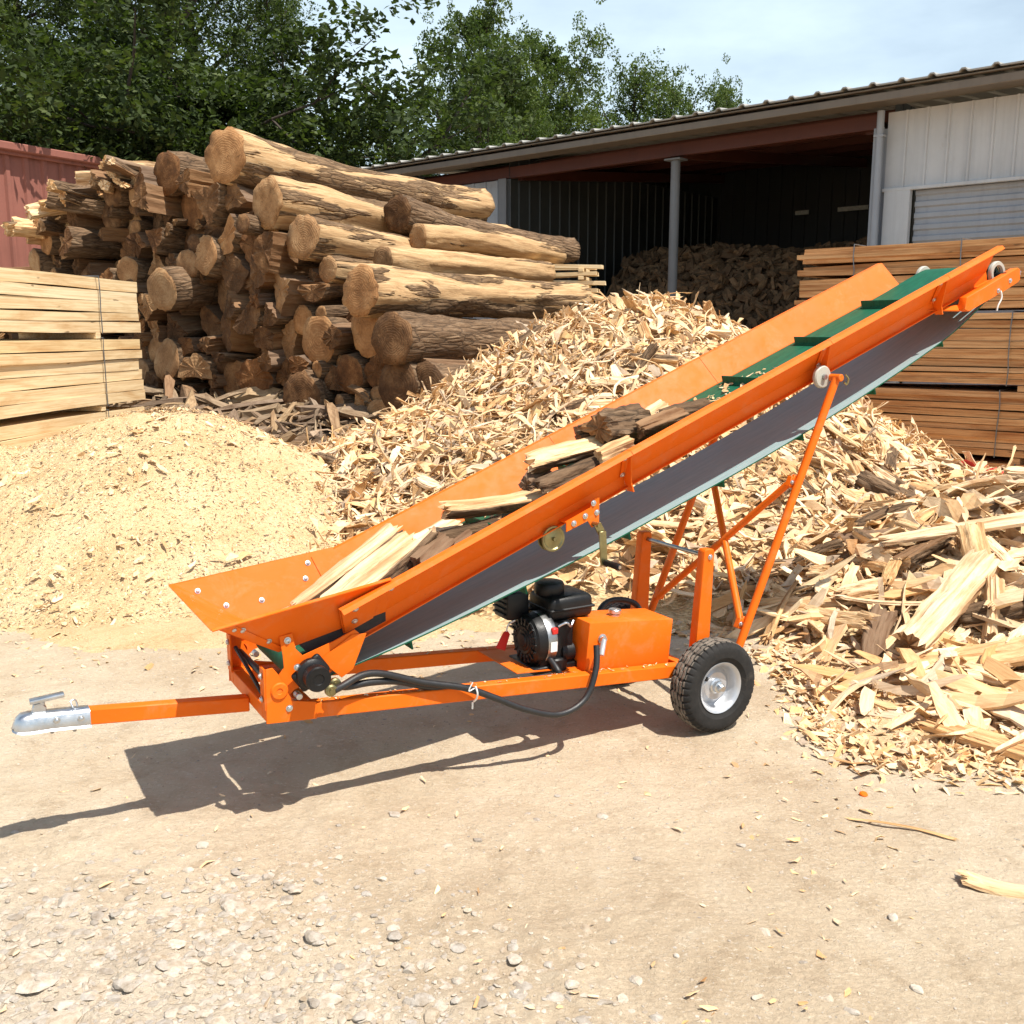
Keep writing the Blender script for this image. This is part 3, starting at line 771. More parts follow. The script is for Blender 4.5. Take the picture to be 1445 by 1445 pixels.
for u in (-2.645, -2.575):
    bm = bmesh.new(); add_cyl(bm, (u, VT, tz(u) - .025), (u, VT, tz(u)), .006, 8); obj('bolt_shank', bm, M['steel'], cp)
bm = bmesh.new(); z = tz(-2.66) - .002
add_plate(bm, [(-2.705, VT, z + .052), (-2.66, VT, z + .052), (-2.655, VT, z + .075), (-2.675, VT, z + .092), (-2.695, VT, z + .09)], .022, 0, .003)
add_box(bm, (-2.652, VT, z + .102), (.108, .034, .015), Euler((0, R(-4), 0)).to_matrix(), .004, 2)
add_box(bm, (-2.672, VT, z + .080), (.018, .020, .03), Euler((0, R(20), 0)).to_matrix(), .003)
obj('latch_lever', bm, M['zinc'], cp)
bm = bmesh.new(); add_tube(bm, catmull([(-2.575, VT - .01, tz(-2.575) + .063), (-2.58, VT, tz(-2.58) + .082), (-2.565, VT + .006, tz(-2.565) + .084), (-2.56, VT, tz(-2.56) + .063)], 5), .003, 6); obj('safety_clip', bm, M['zinc'], cp)

# wheels
def tyre_bm():
    n = 200; Ro, Ri, hw = .210, .112, .066
    prof = [(Ri, -.050), (Ri + .012, -.054), (.140, -.0645), (.165, -.0660), (.184, -.0635), (.194, -.0585), (.202, -.050)]
    tr = [(.2060, -.045), (.2078, -.041)] + [(.2085 + .00006 * q, -.038 + .0019 * q) for q in range(20)]
    P = prof + tr + [(.2105, 0.)] + [(a, -b) for a, b in tr[::-1]] + [(a, -b) for a, b in prof[::-1]]
    bm = bmesh.new(); rings = []
    for k in range(n):
        ring = []
        for i, (rr, t) in enumerate(P):
            at = abs(t)
            if at < .0590 and rr > .19:
                zig = .0030 * (1 if (k % 10) < 5 else -1)
                if any(abs(t - g_ - zig) < .0036 for g_ in (-.034, -.012, .012, .034)): rr -= .007
                if at > .036 and (k % 5) == 0: rr -= .006
                elif at <= .036 and (k + (2 if t > 0 else 0)) % 10 in (0, 1): rr -= .0035
            a = 2 * math.pi * k / n
            ring.append(bm.verts.new((rr * math.cos(a), t, rr * math.sin(a))))
        rings.append(ring)
    m = len(P)
    for k in range(n):
        a, b = rings[k], rings[(k + 1) % n]
        for i in range(m - 1): bm.faces.new((a[i], a[i + 1], b[i + 1], b[i]))
        bm.faces.new((a[m - 1], a[0], b[0], b[m - 1]))
    return bm
def wheel(v):
    bm = bmesh.new()
    add_lathe(bm, [(.030, .018), (.062, .020), (.072, .010), (.084, .004), (.090, .010), (.096, .030), (.100, .044), (.108, .052), (.116, .056), (.117, .051), (.110, .046), (.104, .030), (.101, 0), (.104, -.03), (.110, -.046), (.117, -.051), (.116, -.056), (.106, -.05), (.096, -.03), (.090, 0), (.060, .002), (.030, .002)], (0, 0, 0), (0, -1, 0), 48, closed=True)
    rim = obj('wheel', bm, M['silver'], CV, angle=30); rim.location = (0, v, .21)
    obj('tyre', tyre_bm(), M['tyre'], rim, angle=28)
    bm = bmesh.new(); add_lathe(bm, [(.034, -.02), (.034, .024), (.027, .028), (.026, .044), (.018, .047), (.018, .062), (.013, .069), (0, .070)], (0, 0, 0), (0, -1, 0), 24); obj('hub', bm, M['zinc'], rim, angle=30)
    bm = bmesh.new(); add_lathe(bm, [(.011, .0), (.010, .01), (0, .011)], (-.055, -.012, .04), (0, -1, 0), 12); obj('hole_shade_disc', bm, M['black'], rim)  # solid black disc stands in for the shade inside a rim hole
    return rim
wheel(.068); wheel(.770)
bm = bmesh.new(); add_cyl(bm, (0, .05, .21), (0, .78, .21), .019, 16); obj('axle', bm, M['steel'], CV)

# posts and rod
for v0 in (.151, .601):
    bm = bmesh.new()
    add_plate(bm, [(-.042, v0 + .024, .285), (.045, v0 + .024, .28), (.058, v0 + .024, .795), (.050, v0 + .024, .806), (.008, v0 + .024, .808), (0, v0 + .024, .797)], .046, 0, .003)
    p = obj('support_post', bm, OR, CV); bolt(p, (.032, v0 - .0 if v0 < .3 else v0 + .047, .772), (0, -1 if v0 < .3 else 1, 0))
bm = bmesh.new(); add_cyl(bm, (.032, .16, .772), (.032, .64, .772), .0095, 14); obj('pivot_rod', bm, M['steel'], CV)

# prop legs, X braces, rollers
leg_u = lambda z: .70 + (z - 1.545) * .441
for v in (.095, .745):
    bm = bmesh.new(); add_tube(bm, [(leg_u(.20), v, .20), (leg_u(.9), v, .9), (leg_u(1.545), v, 1.545)], .0185, 16)
    g = obj('prop_leg', bm, OR, CV)
    s = 1 if v < .4 else -1
    bm = bmesh.new(); add_cyl(bm, (.702, v - s * .03, 1.55), (.702, v + s * .055, 1.55), .017, 14, bev=.003); obj('leg_head', bm, OR, g)
    bm = bmesh.new(); add_tube(bm, catmull([(.725, v - s * .03, 1.565), (.742, v - s * .035, 1.545), (.738, v - s * .03, 1.52), (.72, v - s * .03, 1.53)], 5), .0045, 6); obj('lynch_pin', bm, M['brass'], g)
    bm = bmesh.new(); add_lathe(bm, [(.012, -.012), (.046, -.012), (.052, -.006), (.052, .006), (.046, .012), (.012, .012)], (.655, v + s * .045, 1.553), (0, 1, 0), 32, closed=True); add_cyl(bm, (.655, v + s * .02, 1.553), (.655, v + s * .07, 1.553), .012, 12, mat=1)
    obj('guide_roller', bm, [M['nylon'], M['steel']], CV, angle=30)
    for z in (.45, 1.08):
        bm = bmesh.new(); add_box(bm, (leg_u(z), v + s * .022, z), (.05, .018, .055), Euler((0, R(24), 0)).to_matrix(), .003); add_box(bm, (leg_u(z) - .022, v + s * .03, z), (.03, .03, .05), Euler((0, R(24), 0)).to_matrix(), .003)
        o = obj('clamp_lug', bm, OR, g); bolt(o, (leg_u(z) - .025, v + s * .014, z + .0), (0, -s, 0))
for a, b in (((leg_u(.46) - .02, .125, .46), (leg_u(1.10) - .01, .70, 1.10)), ((leg_u(.43) - .02, .72, .43), (leg_u(1.08) - .02, .125, 1.08))):
    bm = bmesh.new(); add_tube(bm, [a, tuple((np.array(a) + np.array(b)) / 2), b], .0165, 14); obj('cross_brace', bm, OR, CV)

# trough side panels in sections
PROF = [(-.335, -.016), (-.327, -.002), (-.302, .0), (-.214, -.128), (-.214, -.172), (-.238, -.172)]
def strip(bm, u0, u1, side, th=.004, prof=PROF):
    P = [np.array(p) for p in prof]; N = []
    for i in range(len(P)):
        d = P[min(i + 1, len(P) - 1)] - P[max(i - 1, 0)]; d = d / np.linalg.norm(d); N.append(np.array((-d[1], d[0])))
    ring = [tuple(p) for p in P] + [tuple(p + n * th) for p, n in zip(P[::-1], N[::-1])]
    A = [bm.verts.new(BP(u0, h * side, n)) for h, n in ring]; Bv = [bm.verts.new(BP(u1, h * side, n)) for h, n in ring]
    m = len(ring)
    for k in range(m): bm.faces.new((A[k], A[(k + 1) % m], Bv[(k + 1) % m], Bv[k]))
    for k in range(len(P) - 1):
        bm.faces.new((A[k], A[m - 1 - k], A[m - 2 - k], A[k + 1])); bm.faces.new((Bv[k], Bv[k + 1], Bv[m - 2 - k], Bv[m - 1 - k]))
for side, cuts in ((1, (-1.715, -.4625, .6475, 1.43, 1.835)), (-1, (-1.60, -.46, .42, 1.70))):
    for a, b in zip(cuts, cuts[1:]):
        bm = bmesh.new(); strip(bm, a + .0012, b - .0012, side); obj('side_panel', bm, OR, CV, angle=25)
    for u in cuts[1:-1] if side == 1 else (-.46, .65):
        bm = bmesh.new()
        add_plate(bm, [BP(u, -side * .31, -.02), BP(u, -side * .216, -.14), BP(u, -side * .216, -.195), BP(u, -side * .262, -.195), BP(u, -side * .262, -.150), BP(u, -side * .318, -.03)], .006, 0, .001)
        nn = Vector((-math.sin(AL), 0, math.cos(AL)))
        for h, n in ((.292, -.045), (.245, -.14)):
            pass
        # bolted joint flange lying on the panel
        a0, a1 = u - .022, u - .0035
        add_plate(bm, [BP(a0, -side * .3005, -.012), BP(a1, -side * .3005, -.012), BP(a1, -side * .224, -.124), BP(a0, -side * .224, -.124)], .005, 0, .001)
        jb = obj('joint_flange', bm, OR, CV)
        for h, n in ((.292, -.03), (.236, -.112)): bolt(jb, BP(u - .012, -side * h, n), (0, -side * .8, -.55))
# under-belt slider and cross ties keep both panels together
bm = bmesh.new(); add_plate(bm, [BP(-1.6, -.208, -.150), BP(1.78, -.208, -.150), BP(1.78, .208, -.150), BP(-1.6, .208, -.150)], .004); obj('slider_bed', bm, OR, CV)
for u in (-1.2, -.2, .8):
    bm = bmesh.new(); add_cyl(bm, BP(u, -.212, -.162), BP(u, .212, -.162), .010, 10); obj('cross_tie', bm, OR, CV)

# belt: closed loop round both drums
TC, HC, rT, rH = np.array((-1.82, .560)), np.array((1.955, 2.048)), .058, .050
nU = np.array((-math.sin(AL), math.cos(AL)))
loop = []
for u in np.linspace(-1.78, 1.90, 40): loop.append((u, 1.322 + SL * u + (.012 * sstep(1.5, 1.9, u))))
for a in np.linspace(AL + math.pi / 2 - .25, AL - math.pi / 2 + .25, 8): loop.append(tuple(HC + rH * np.array((math.cos(a), math.sin(a)))))
loop += [tuple(p[[0, 1]]) for p in catmull([(1.93, 1.925), (1.65, 1.742), (1.25, 1.548), (.80, 1.352), (.35, 1.172), (-.10, 1.008), (-.55, .850), (-1.02, .700), (-1.40, .590), (-1.72, .512)], 5)]
for a in np.linspace(AL + 1.5 * math.pi - .15, AL + .5 * math.pi + .35, 10): loop.append(tuple(TC + rT * np.array((math.cos(a), math.sin(a)))))
LP = np.array(loop)
def belt_ring(P, off):
    n = len(P); out = []
    for i in range(n):
        d = P[(i + 1) % n] - P[i - 1]; d = d / np.linalg.norm(d); out.append(P[i] + np.array((-d[1], d[0])) * off)
    return np.array(out)
outer = belt_ring(LP, .003); inner = belt_ring(LP, -.003)
bm = bmesh.new(); vv = np.linspace(-.203, .203, 7); n = len(LP)
def sag(i, h):
    # return run droops in the middle of its width and curls slightly at the edges
    return -.010 * (1 - (h / .203) ** 2) if 49 < i < n - 12 else 0
vo = [[bm.verts.new((outer[i, 0], VC + h, outer[i, 1] + sag(i, h))) for h in vv] for i in range(n)]
vi = [[bm.verts.new((inner[i, 0], VC + h, inner[i, 1] + sag(i, h))) for h in vv] for i in range(n)]
for i in range(n):
    j = (i + 1) % n
    for k in range(6):
        bm.faces.new((vo[i][k], vo[i][k + 1], vo[j][k + 1], vo[j][k])).material_index = 0
        bm.faces.new((vi[i][k], vi[j][k], vi[j][k + 1], vi[i][k + 1])).material_index = 1
    bm.faces.new((vo[i][0], vo[j][0], vi[j][0], vi[i][0])).material_index = 0
    bm.faces.new((vo[i][6], vi[i][6], vi[j][6], vo[j][6])).material_index = 0
belt = obj('belt', bm, [M['belt_green'], M['belt_grey']], CV, angle=60)
def cleat(u, z, slope, under):
    bm = bmesh.new(); s = -1 if under else 1
    poly = [(-.018, .0035), (.018, .0035), (.018, .008), (.006, .010), (.003, .042), (-.003, .042), (-.005, .010), (-.018, .008)]
    a = [bm.verts.new((x, -.172, y * s)) for x, y in poly]; b = [bm.verts.new((x, .172, y * s)) for x, y in poly]
    bm.faces.new(a); bm.faces.new(b[::-1])
    for k in range(8): bm.faces.new((a[k], b[k], b[(k + 1) % 8], a[(k + 1) % 8]))
    o = obj('cleat', bm, M['belt_green'], belt, angle=30); o.location = (u, VC, z); o.rotation_euler = (0, -math.atan(slope), 0)
for k in range(8):
    u = .50 - .475 * 4 + .475 * k - .03
    if u < 1.8 and u > -1.6: cleat(u, 1.322 + SL * u, SL, False)
for u in (-1.384, -.87, -.35, .175, .66, 1.139, 1.622):
    z = np.interp(u, LP[48:96][::-1, 0], LP[48:96][::-1, 1]); z2 = np.interp(u + .05, LP[48:96][::-1, 0], LP[48:96][::-1, 1])
    cleat(u, z - .008, (z2 - z) / .05, True)
for nm, c, rr in (('tail_drum', TC, rT - .006), ('head_drum', HC, rH - .006)):
    bm = bmesh.new(); add_cyl(bm, (c[0], VC - .195, c[1]), (c[0], VC + .195, c[1]), rr, 28, bev=.004); add_cyl(bm, (c[0], VC - .28, c[1]), (c[0], VC + .28, c[1]), .013, 14)
    d = obj(nm, bm, M['black'], CV)
    if nm == 'head_drum':
        for s in (-1, 1):
            bm = bmesh.new(); add_lathe(bm, [(.040, -.012), (.056, -.012), (.060, -.006), (.060, .006), (.056, .012), (.040, .012), (.034, 0)], (c[0], VC + s * .222, c[1] + .012), (0, 1, 0), 36, closed=True); obj('end_ring', bm, M['nylon'], d, angle=30)
# head take-up arms
for s in (-1, 1):
    bm = bmesh.new(); m = VC + s * .275
    add_prism_uz(bm, [(1.615, 1.868), (1.655, 1.858), (1.915, 1.962), (2.03, 2.012), (2.05, 2.025), (2.042, 2.078), (2.02, 2.085), (1.63, 1.928)], m - .022, m + .022, 0, .003)
    add_plate(bm, [(1.44, m - s * .06, 1.862), (1.64, m - s * .0, 1.862), (1.75, m, 1.905), (1.75, m - s * .06, 1.905)], .006)
    t = obj('take_up_arm', bm, OR, CV)
    bolt(t, (1.965, m + s * .022, 2.018), (0, s, 0)); bolt(t, (1.875, m + s * .022, 1.965), (0, s, 0))
    bm = bmesh.new(); add_cyl(bm, (2.035, m, 2.05), (2.075, m, 2.067), .007, 8); add_box(bm, (2.056, m, 2.06), (.012, .026, .026), Euler((0, -AL, 0)).to_matrix(), .002); obj('adjusting_bolt', bm, M['steel'], t)
bm = bmesh.new(); add_tube(bm, catmull([(1.89, VC - .30, 1.965), (1.895, VC - .305, 1.93), (1.875, VC - .302, 1.89), (1.872, VC - .30, 1.865)], 4), .004, 6); obj('cable_tie_tail', bm, M['white'], CV)

# hopper
N1, F1 = (-2.150, VC - .338, .790), (-2.150, VC + .338, .790)
N2, F2 = (-1.515, VC - .302, zt(-1.515) + .012), (-1.515, VC + .302, zt(-1.515) + .012)
N3, F3 = (-1.500, VC - .2165, zt(-1.50) - .142), (-1.500, VC + .2165, zt(-1.50) - .142)
N4, F4 = (-1.912, VC - .2165, .638), (-1.912, VC + .2165, .638)
bm = bmesh.new()
for quad in ((N1, N2, N3, N4), (F1, F4, F3, F2), (N1, N4, F4, F1)):
    add_plate(bm, quad, .004)
# folded rims
def rim_strip(a, b, o):
    a, b, o = Vector(a), Vector(b), Vector(o); add_plate(bm, [a, b, b + o, a + o], .004)
rim_strip((N1[0], N1[1], N1[2] + .002), (F1[0], F1[1], F1[2] + .002), (-.020, 0, -.004))
rim_strip((N1[0] - .018, N1[1], N1[2] + .001), N2, (0, -.014, -.004)); rim_strip((F1[0] - .018, F1[1], F1[2] + .001), F2, (0, .014, -.004))
HP = obj('hopper', bm, OR, CV, smooth=False)
# overlapping seam strips along the corner joints
def lerp(a, b, t): return tuple(np.array(a) + (np.array(b) - np.array(a)) * t)
bm = bmesh.new()
q = [lerp(F2, F3, .1), lerp(F2, F3, .95), lerp(lerp(F2, F3, .95), lerp(F1, F4, .95), .16), lerp(lerp(F2, F3, .1), lerp(F1, F4, .1), .16)]
q = [(a, b - .004, c + .001) for a, b, c in q]; add_plate(bm, q, .003); obj('lap_plate', bm, OR, HP, smooth=False)
fw = lambda s, t: lerp(lerp(F1, F2, s), lerp(F4, F3, s), t)      # far wall, inside
for s, t in ((.05, .22), (.06, .62), (.30, .72), (.80, .22), (.72, .55), (.74, .86)): 
    x, y, z = fw(s, t); bolt(HP, (x, y - .003, z), (0, -.88, .47), RIV)
nw = lambda s, t: lerp(lerp(N1, N2, s), lerp(N4, N3, s), t)
for s, t in ((.05, .12), (.07, .2), (.07, .66)):
    x, y, z = nw(s, t); bolt(HP, (x, y - .003, z), (0, -.85, -.5), BOLT)
bm = bmesh.new(); g = [nw(.015, .02), nw(.015, .98), nw(.075, .98), nw(.085, .02)]; add_plate(bm, [(x, y - .004, z - .002) for x, y, z in g], .003); obj('corner_flange', bm, OR, HP, smooth=False)
# near panel lower splice plate with two bolts
bm = bmesh.new(); q = [BP(-1.71, -.3065, -.006), BP(-1.56, -.3065, -.006), BP(-1.60, -.2195, -.128), BP(-1.71, -.2195, -.128)]; add_plate(bm, q, .004, 0, .001); sp = obj('splice_plate', bm, OR, CV)
for u, h, n in ((-1.66, .285, -.035), (-1.67, .248, -.09), (-1.52, .288, -.03)): bolt(sp, BP(u, -h - .004, n), (0, -.8, -.55))
bm = bmesh.new(); add_plate(bm, [(-1.84, .2075, .655), (-1.50, .2075, .735), (-1.50, .2075, .69), (-1.78, .2075, .585)], .004); obj('slot_shade_plate', bm, M['slot_shade'], CV, smooth=False)  # dark plate added to stand in for the shaded slot under the hopper
# pivot brackets on the chassis, arm plates, boss
brk = [(-1.983, zb(-1.983) + .0), (-1.978, .600), (-1.953, .602), (-1.934, .575), (-1.888, .468), (-1.80, .450), (-1.80, zb(-1.80))]
for s, v in ((1, .1465), (-1, .6535)):
    bm = bmesh.new(); add_prism_uz(bm, brk, v - .003, v + .003, 0, .001)
    add_plate(bm, [(-1.982, v, zb(-1.98) + .05), (-1.982, v, .600), (-1.982, v + s * .05, .600), (-1.982, v + s * .05, zb(-1.98) + .05)], .006)
    b_ = obj('pivot_bracket', bm, OR, CV)
    bolt(b_, (-1.988, v + s * .028, .57), (-1, 0, 0)); bolt(b_, (-1.988, v + s * .028, .485), (-1, 0, 0)); bolt(b_, (-1.90, v - s * .004, .445), (0, -s, 0))
arm = [(-1.922, .708), (-1.874, .713), (-1.866, .655), (-1.839, .624), (-1.725, .659), (-1.643, .692), (-1.626, .676), (-1.693, .556), (-1.728, .550), (-1.828, .517), (-1.875, .507), (-1.902, .480), (-1.935, .471), (-1.962, .490), (-1.970, .520), (-1.955, .545), (-1.937, .555), (-1.908, .591), (-1.911, .636)]
for s, v in ((1, .158), (-1, .682)):
    bm = bmesh.new(); add_prism_uz(bm, arm, v - .003, v + .003, 0, .001)
    ap = obj('arm_plate', bm, OR, CV)
    bm = bmesh.new(); add_lathe(bm, [(.031, -.02), (.031, .012), (.027, .016), (.012, .016), (.010, .013), (0, .013)], (-1.933, v - s * .006, .515), (0, -s, 0), 28); obj('pivot_boss', bm, OR, ap, angle=30)
    bolt(ap, (-1.893, v - s * .004, .690), (0, -s, 0))
    bm = bmesh.new(); add_cyl(bm, (-1.865, v - s * .03, .485), (-1.865, v + s * .01, .485), .012, 12, bev=.002); obj('stop_bolt', bm, M['zinc'], ap)
    if s == 1:
        # guard wedge closing the belt end beside the motor
        bm = bmesh.new(); add_prism_uz(bm, [(-1.78, .60), (-1.655, .676), (-1.60, .672), (-1.655, .545), (-1.70, .520)], .149, .154, 0, .001); obj('belt_guard', bm, OR, CV)
bm = bmesh.new(); add_cyl(bm, (-1.935, .16, .515), (-1.935, .68, .515), .012, 12); obj('pivot_shaft', bm, M['black'], CV)
bm = bmesh.new(); add_tube(bm, [(-1.965, .60, .552), (-1.955, .45, .50), (-1.95, .30, .455)], .008, 8); obj('tension_cable', bm, M['black'], CV)
# hydraulic motor with hose fittings
bm = bmesh.new()
add_lathe(bm, [(0, -.03), (.052, -.03), (.056, -.02), (.056, .0), (.050, .006), (.036, .010), (.036, .018), (.044, .022), (.046, .060), (.042, .066), (.020, .066), (.018, .063), (0, .063)], (-1.822, .105, .568), (0, -1, 0), 32)
add_box(bm, (-1.822, .128, .568), (.125, .022, .085), Euler((0, R(-35), 0)).to_matrix(), .012, 3)
mo = obj('hydraulic_motor', bm, M['black'], CV, angle=30)
for du, dz in ((-.052, .032), (.050, -.032)): bolt(mo, (-1.822 + du, .116, .568 + dz))
bm = bmesh.new()
for dz in (0, .028):
    add_lathe(bm, [(0, -.01), (.016, -.01), (.022, -.006), (.022, .006), (.016, .010), (.009, .010), (.008, .014), (0, .014)], (-1.765 + dz * .9, .085 + dz, .505 + dz * .4), (0, -1, 0), 20)
obj('hose_fitting', bm, M['brass'], mo, angle=30)
# hoses
for pts in ([(-1.755, .085, .502), (-1.715, .10, .508), (-1.63, .125, .525), (-1.545, .135, .512), (-1.39, .135, .452), (-1.21, .125, .398), (-1.08, .11, .336), (-.95, .10, .268), (-.79, .10, .216), (-.66, .11, .252), (-.592, .13, .362), (-.566, .165, .455)],
            [(-1.735, .115, .508), (-1.69, .125, .492), (-1.60, .135, .488), (-1.48, .15, .466), (-1.31, .165, .405), (-1.06, .172, .360), (-.83, .178, .334), (-.735, .20, .334), (-.712, .24, .35), (-.745, .29, .42), (-.77, .33, .475)],
            [(-.36, .42, .42), (-.34, .47, .49), (-.27, .50, .525), (-.18, .50, .522), (-.11, .49, .488), (-.085, .48, .42), (-.09, .46, .34)]):
    bm = bmesh.new(); add_tube(bm, catmull(pts, 8), .0135, 12); obj('hydraulic_hose', bm, M['hose'], CV)
bm = bmesh.new(); add_tube(bm, catmull([(-1.175, .105, .405), (-1.168, .102, .375), (-1.165, .118, .348), (-1.165, .14, .33)], 5), .004, 6); add_tube(bm, catmull([(-1.18, .105, .398), (-1.205, .105, .392), (-1.19, .10, .425)], 5), .0025, 6); add_tube(bm, [(-1.17, .14, .328), (-1.17, .142, .30)], .004, 6); obj('cable_tie', bm, M['white'], CV)
# oil tank
TM = Matrix.Translation((-.600, .205, .296)) @ Matrix.Rotation(R(6), 4, 'Y')
def in_tank(bm): bmesh.ops.transform(bm, matrix=TM, verts=bm.verts[:]); return bm
bm = bmesh.new(); add_box(bm, (.228, .105, .125), (.452, .208, .246), None, .0035, 2); TK = obj('oil_tank', in_tank(bm), OR, CV)
bm = bmesh.new(); add_box(bm, (.228, .102, .004), (.49, .236, .008), None, .002); obj('tank_flange', in_tank(bm), OR, TK)
bm = bmesh.new(); add_lathe(bm, [(.024, 0), (.024, .006), (.016, .008), (.016, .012), (.029, .013), (.029, .027), (.026, .030), (0, .030)], (.205, .105, .248), (0, 0, 1), 24); obj('filler_cap', in_tank(bm), M['zinc'], TK, angle=30)
bm = bmesh.new(); add_lathe(bm, [(.021, -.002), (.021, .004), (.012, .006), (.012, .022), (0, .022)], (.072, .0, .178), (0, -1, 0), 18); add_cyl(bm, (.066, -.022, .178), (.040, -.05, .12), .0125, 12, mat=1); add_lathe(bm, [(0, -.008), (.014, -.006), (.014, .006), (0, .008)], (.066, -.02, .178), (0, 1, 0), 12)
obj('hose_fitting', in_tank(bm), [M['zinc'], M['silver']], TK, angle=30)
bm = bmesh.new(); add_cyl(bm, (.25, .0, .03), (.25, -.012, .03), .009, 12, bev=.002); obj('drain_plug', in_tank(bm), M['zinc'], TK)
for x in (.008, .45):
    b = TM @ Vector((x, -.006, .010)); bolt(TK, b, (0, 0, 1))
# engine
EG = obj('engine_block', (lambda bm: (add_box(bm, (-.69, .38, .44), (.17, .20, .20), None, .012, 2), add_box(bm, (-.70, .38, .345), (.22, .22, .03), None, .005), [add_box(bm, (-.70, .50 + .0, .47 + .016 * k), (.14, .11, .006), None, .001) for k in range(7)], bm)[-1])(bmesh.new()), M['black'], CV)
bm = bmesh.new()
add_lathe(bm, [(.112, -.07), (.114, .0), (.108, .018), (.098, .026)] + [(.098 - .0085 * k + (.003 if k % 2 else 0), .028 + .0012 * k + (.004 if k % 2 else 0)) for k in range(8)] + [(.032, .040), (.028, .046), (0, .047)], (-.770, .365, .462), (-1, 0, 0), 40)
for k in range(18):
    a = 2 * math.pi * k / 18; rr = .082
    add_box(bm, (-.803, .365 + rr * math.cos(a), .462 + rr * math.sin(a)), (.010, .034, .007), Euler((a, 0, 0)).to_matrix(), .001)
obj('recoil_starter', bm, M['black'], EG, angle=30)
bm = bmesh.new(); add_lathe(bm, [(.1155, -.066), (.1165, -.064), (.1165, -.022), (.1155, -.020)], (-.770, .365, .462), (-1, 0, 0), 40); obj('shroud_band', bm, M['steel'], EG)
bm = bmesh.new(); add_plate(bm, [(-.742, .2475, .430), (-.710, .2475, .430), (-.710, .2455, .472), (-.742, .2455, .472)], .003, 0); obj('warning_sticker', bm, M['white'], EG, smooth=False)
bm = bmesh.new(); add_box(bm, (-.60, .395, .592), (.22, .20, .105), None, .028, 3); add_box(bm, (-.60, .395, .588), (.228, .208, .012), None, .004); obj('fuel_tank', bm, M['black'], EG, angle=30)
bm = bmesh.new(); add_lathe(bm, [(0, .0), (.062, 0), (.066, .006), (.066, .040), (.060, .052), (.040, .058), (0, .060)], (-.655, .40, .640), (0, 0, 1), 28); obj('air_filter', bm, M['black'], EG, angle=35)
bm = bmesh.new(); add_box(bm, (-.805, .47, .60), (.11, .13, .12), None, .014, 2)
for k in range(4): add_box(bm, (-.865, .47, .565 + k * .024), (.012, .10, .008), None, .002)
obj('muffler', bm, M['black'], EG, angle=30)
bm = bmesh.new(); add_box(bm, (-.715, .262, .515), (.03, .02, .028), None, .004); obj('stop_switch', bm, M['red'], EG)
bm = bmesh.new(); add_plate(bm, [(-.905, .43, .425), (-.860, .43, .405), (-.835, .43, .475), (-.848, .43, .495), (-.868, .43, .487)], .003); obj('starter_tag', bm, M['red'], EG, smooth=False)
bm = bmesh.new(); add_tube(bm, catmull([(-.852, .43, .490), (-.845, .425, .52), (-.82, .41, .54)], 4), .004, 6); obj('tag_cord', bm, M['white'], EG)
bm = bmesh.new(); add_tube(bm, catmull([(-.69, .27, .53), (-.66, .255, .545), (-.635, .26, .525), (-.615, .27, .545)], 5), .006, 8); obj('throttle_linkage', bm, M['zinc'], EG)
bm = bmesh.new(); add_cyl(bm, (-.665, .31, .40), (-.60, .31, .40), .045, 18, bev=.004); add_box(bm, (-.69, .29, .36), (.08, .07, .06), None, .008); obj('hydraulic_pump', bm, M['black'], EG)
# winch
WU, WV, WZ = -.771, .205, .932
bm = bmesh.new()
add_plate(bm, [(-.735, .150, 1.005), (-.62, .150, 1.050), (-.60, .150, 1.090), (-.575, .150, 1.095), (-.575, .150, .985), (-.61, .150, .968), (-.63, .150, 1.0), (-.735, .150, .962)], .006, 0, .001)
add_plate(bm, [(-.735, .15, 1.0), (-.735, .21, 1.0), (-.58, .21, 1.06), (-.58, .15, 1.06)], .005)
WN = obj('winch_bracket', bm, OR, CV)
for u, z in ((-.70, .995), (-.645, 1.02), (-.605, 1.07), (-.588, 1.03)): bolt(WN, (u, .146, z))
bm = bmesh.new()
for dv in (-.016, .016): add_lathe(bm, [(0, -.003), (.014, -.003), (.020, -.001), (.040, -.001), (.045, -.005), (.052, -.005), (.055, 0), (.052, .005), (.045, .005), (.040, .001), (.020, .001), (.014, .003), (0, .003)], (WU, WV + dv, WZ), (0, 1, 0), 36)
add_cyl(bm, (WU, WV - .015, WZ), (WU, WV + .015, WZ), .030, 20); add_cyl(bm, (WU, WV - .034, WZ), (WU, WV + .034, WZ), .009, 6)
add_plate(bm, [(WU - .012, WV + .03, WZ - .012), (WU + .015, WV + .03, WZ - .015), (WU + .10, WV + .03, WZ + .06), (WU + .06, WV + .03, WZ + .09)], .004)
obj('winch_drum', bm, M['brass'], WN, angle=30)
bm = bmesh.new()
for (a, b) in (((-.605, .120, .985), (-.588, .108, .955)), ((-.588, .108, .955), (-.578, .100, .82))):
    d = Vector(b) - Vector(a); c = (Vector(a) + Vector(b)) / 2
    add_box(bm, c, (.034, .009, d.length + .008), Euler((0, math.atan2(d.x, d.z) + math.pi, 0)).to_matrix(), .002)
add_cyl(bm, (-.605, .10, .985), (-.605, .15, .985), .010, 12)
obj('winch_crank', bm, M['brass'], WN)
bm = bmesh.new(); add_lathe(bm, [(0, 0), (.010, 0), (.014, .004), (.0125, .03), (.015, .075), (.013, .082), (0, .082)], (-.575, .098, .828), (.12, -1, -.05), 16); add_cyl(bm, (-.565, .016, .824), (-.564, .012, .8235), .008, 10, mat=1); obj('crank_handle', bm, [M['black'], M['zinc']], WN, angle=30)
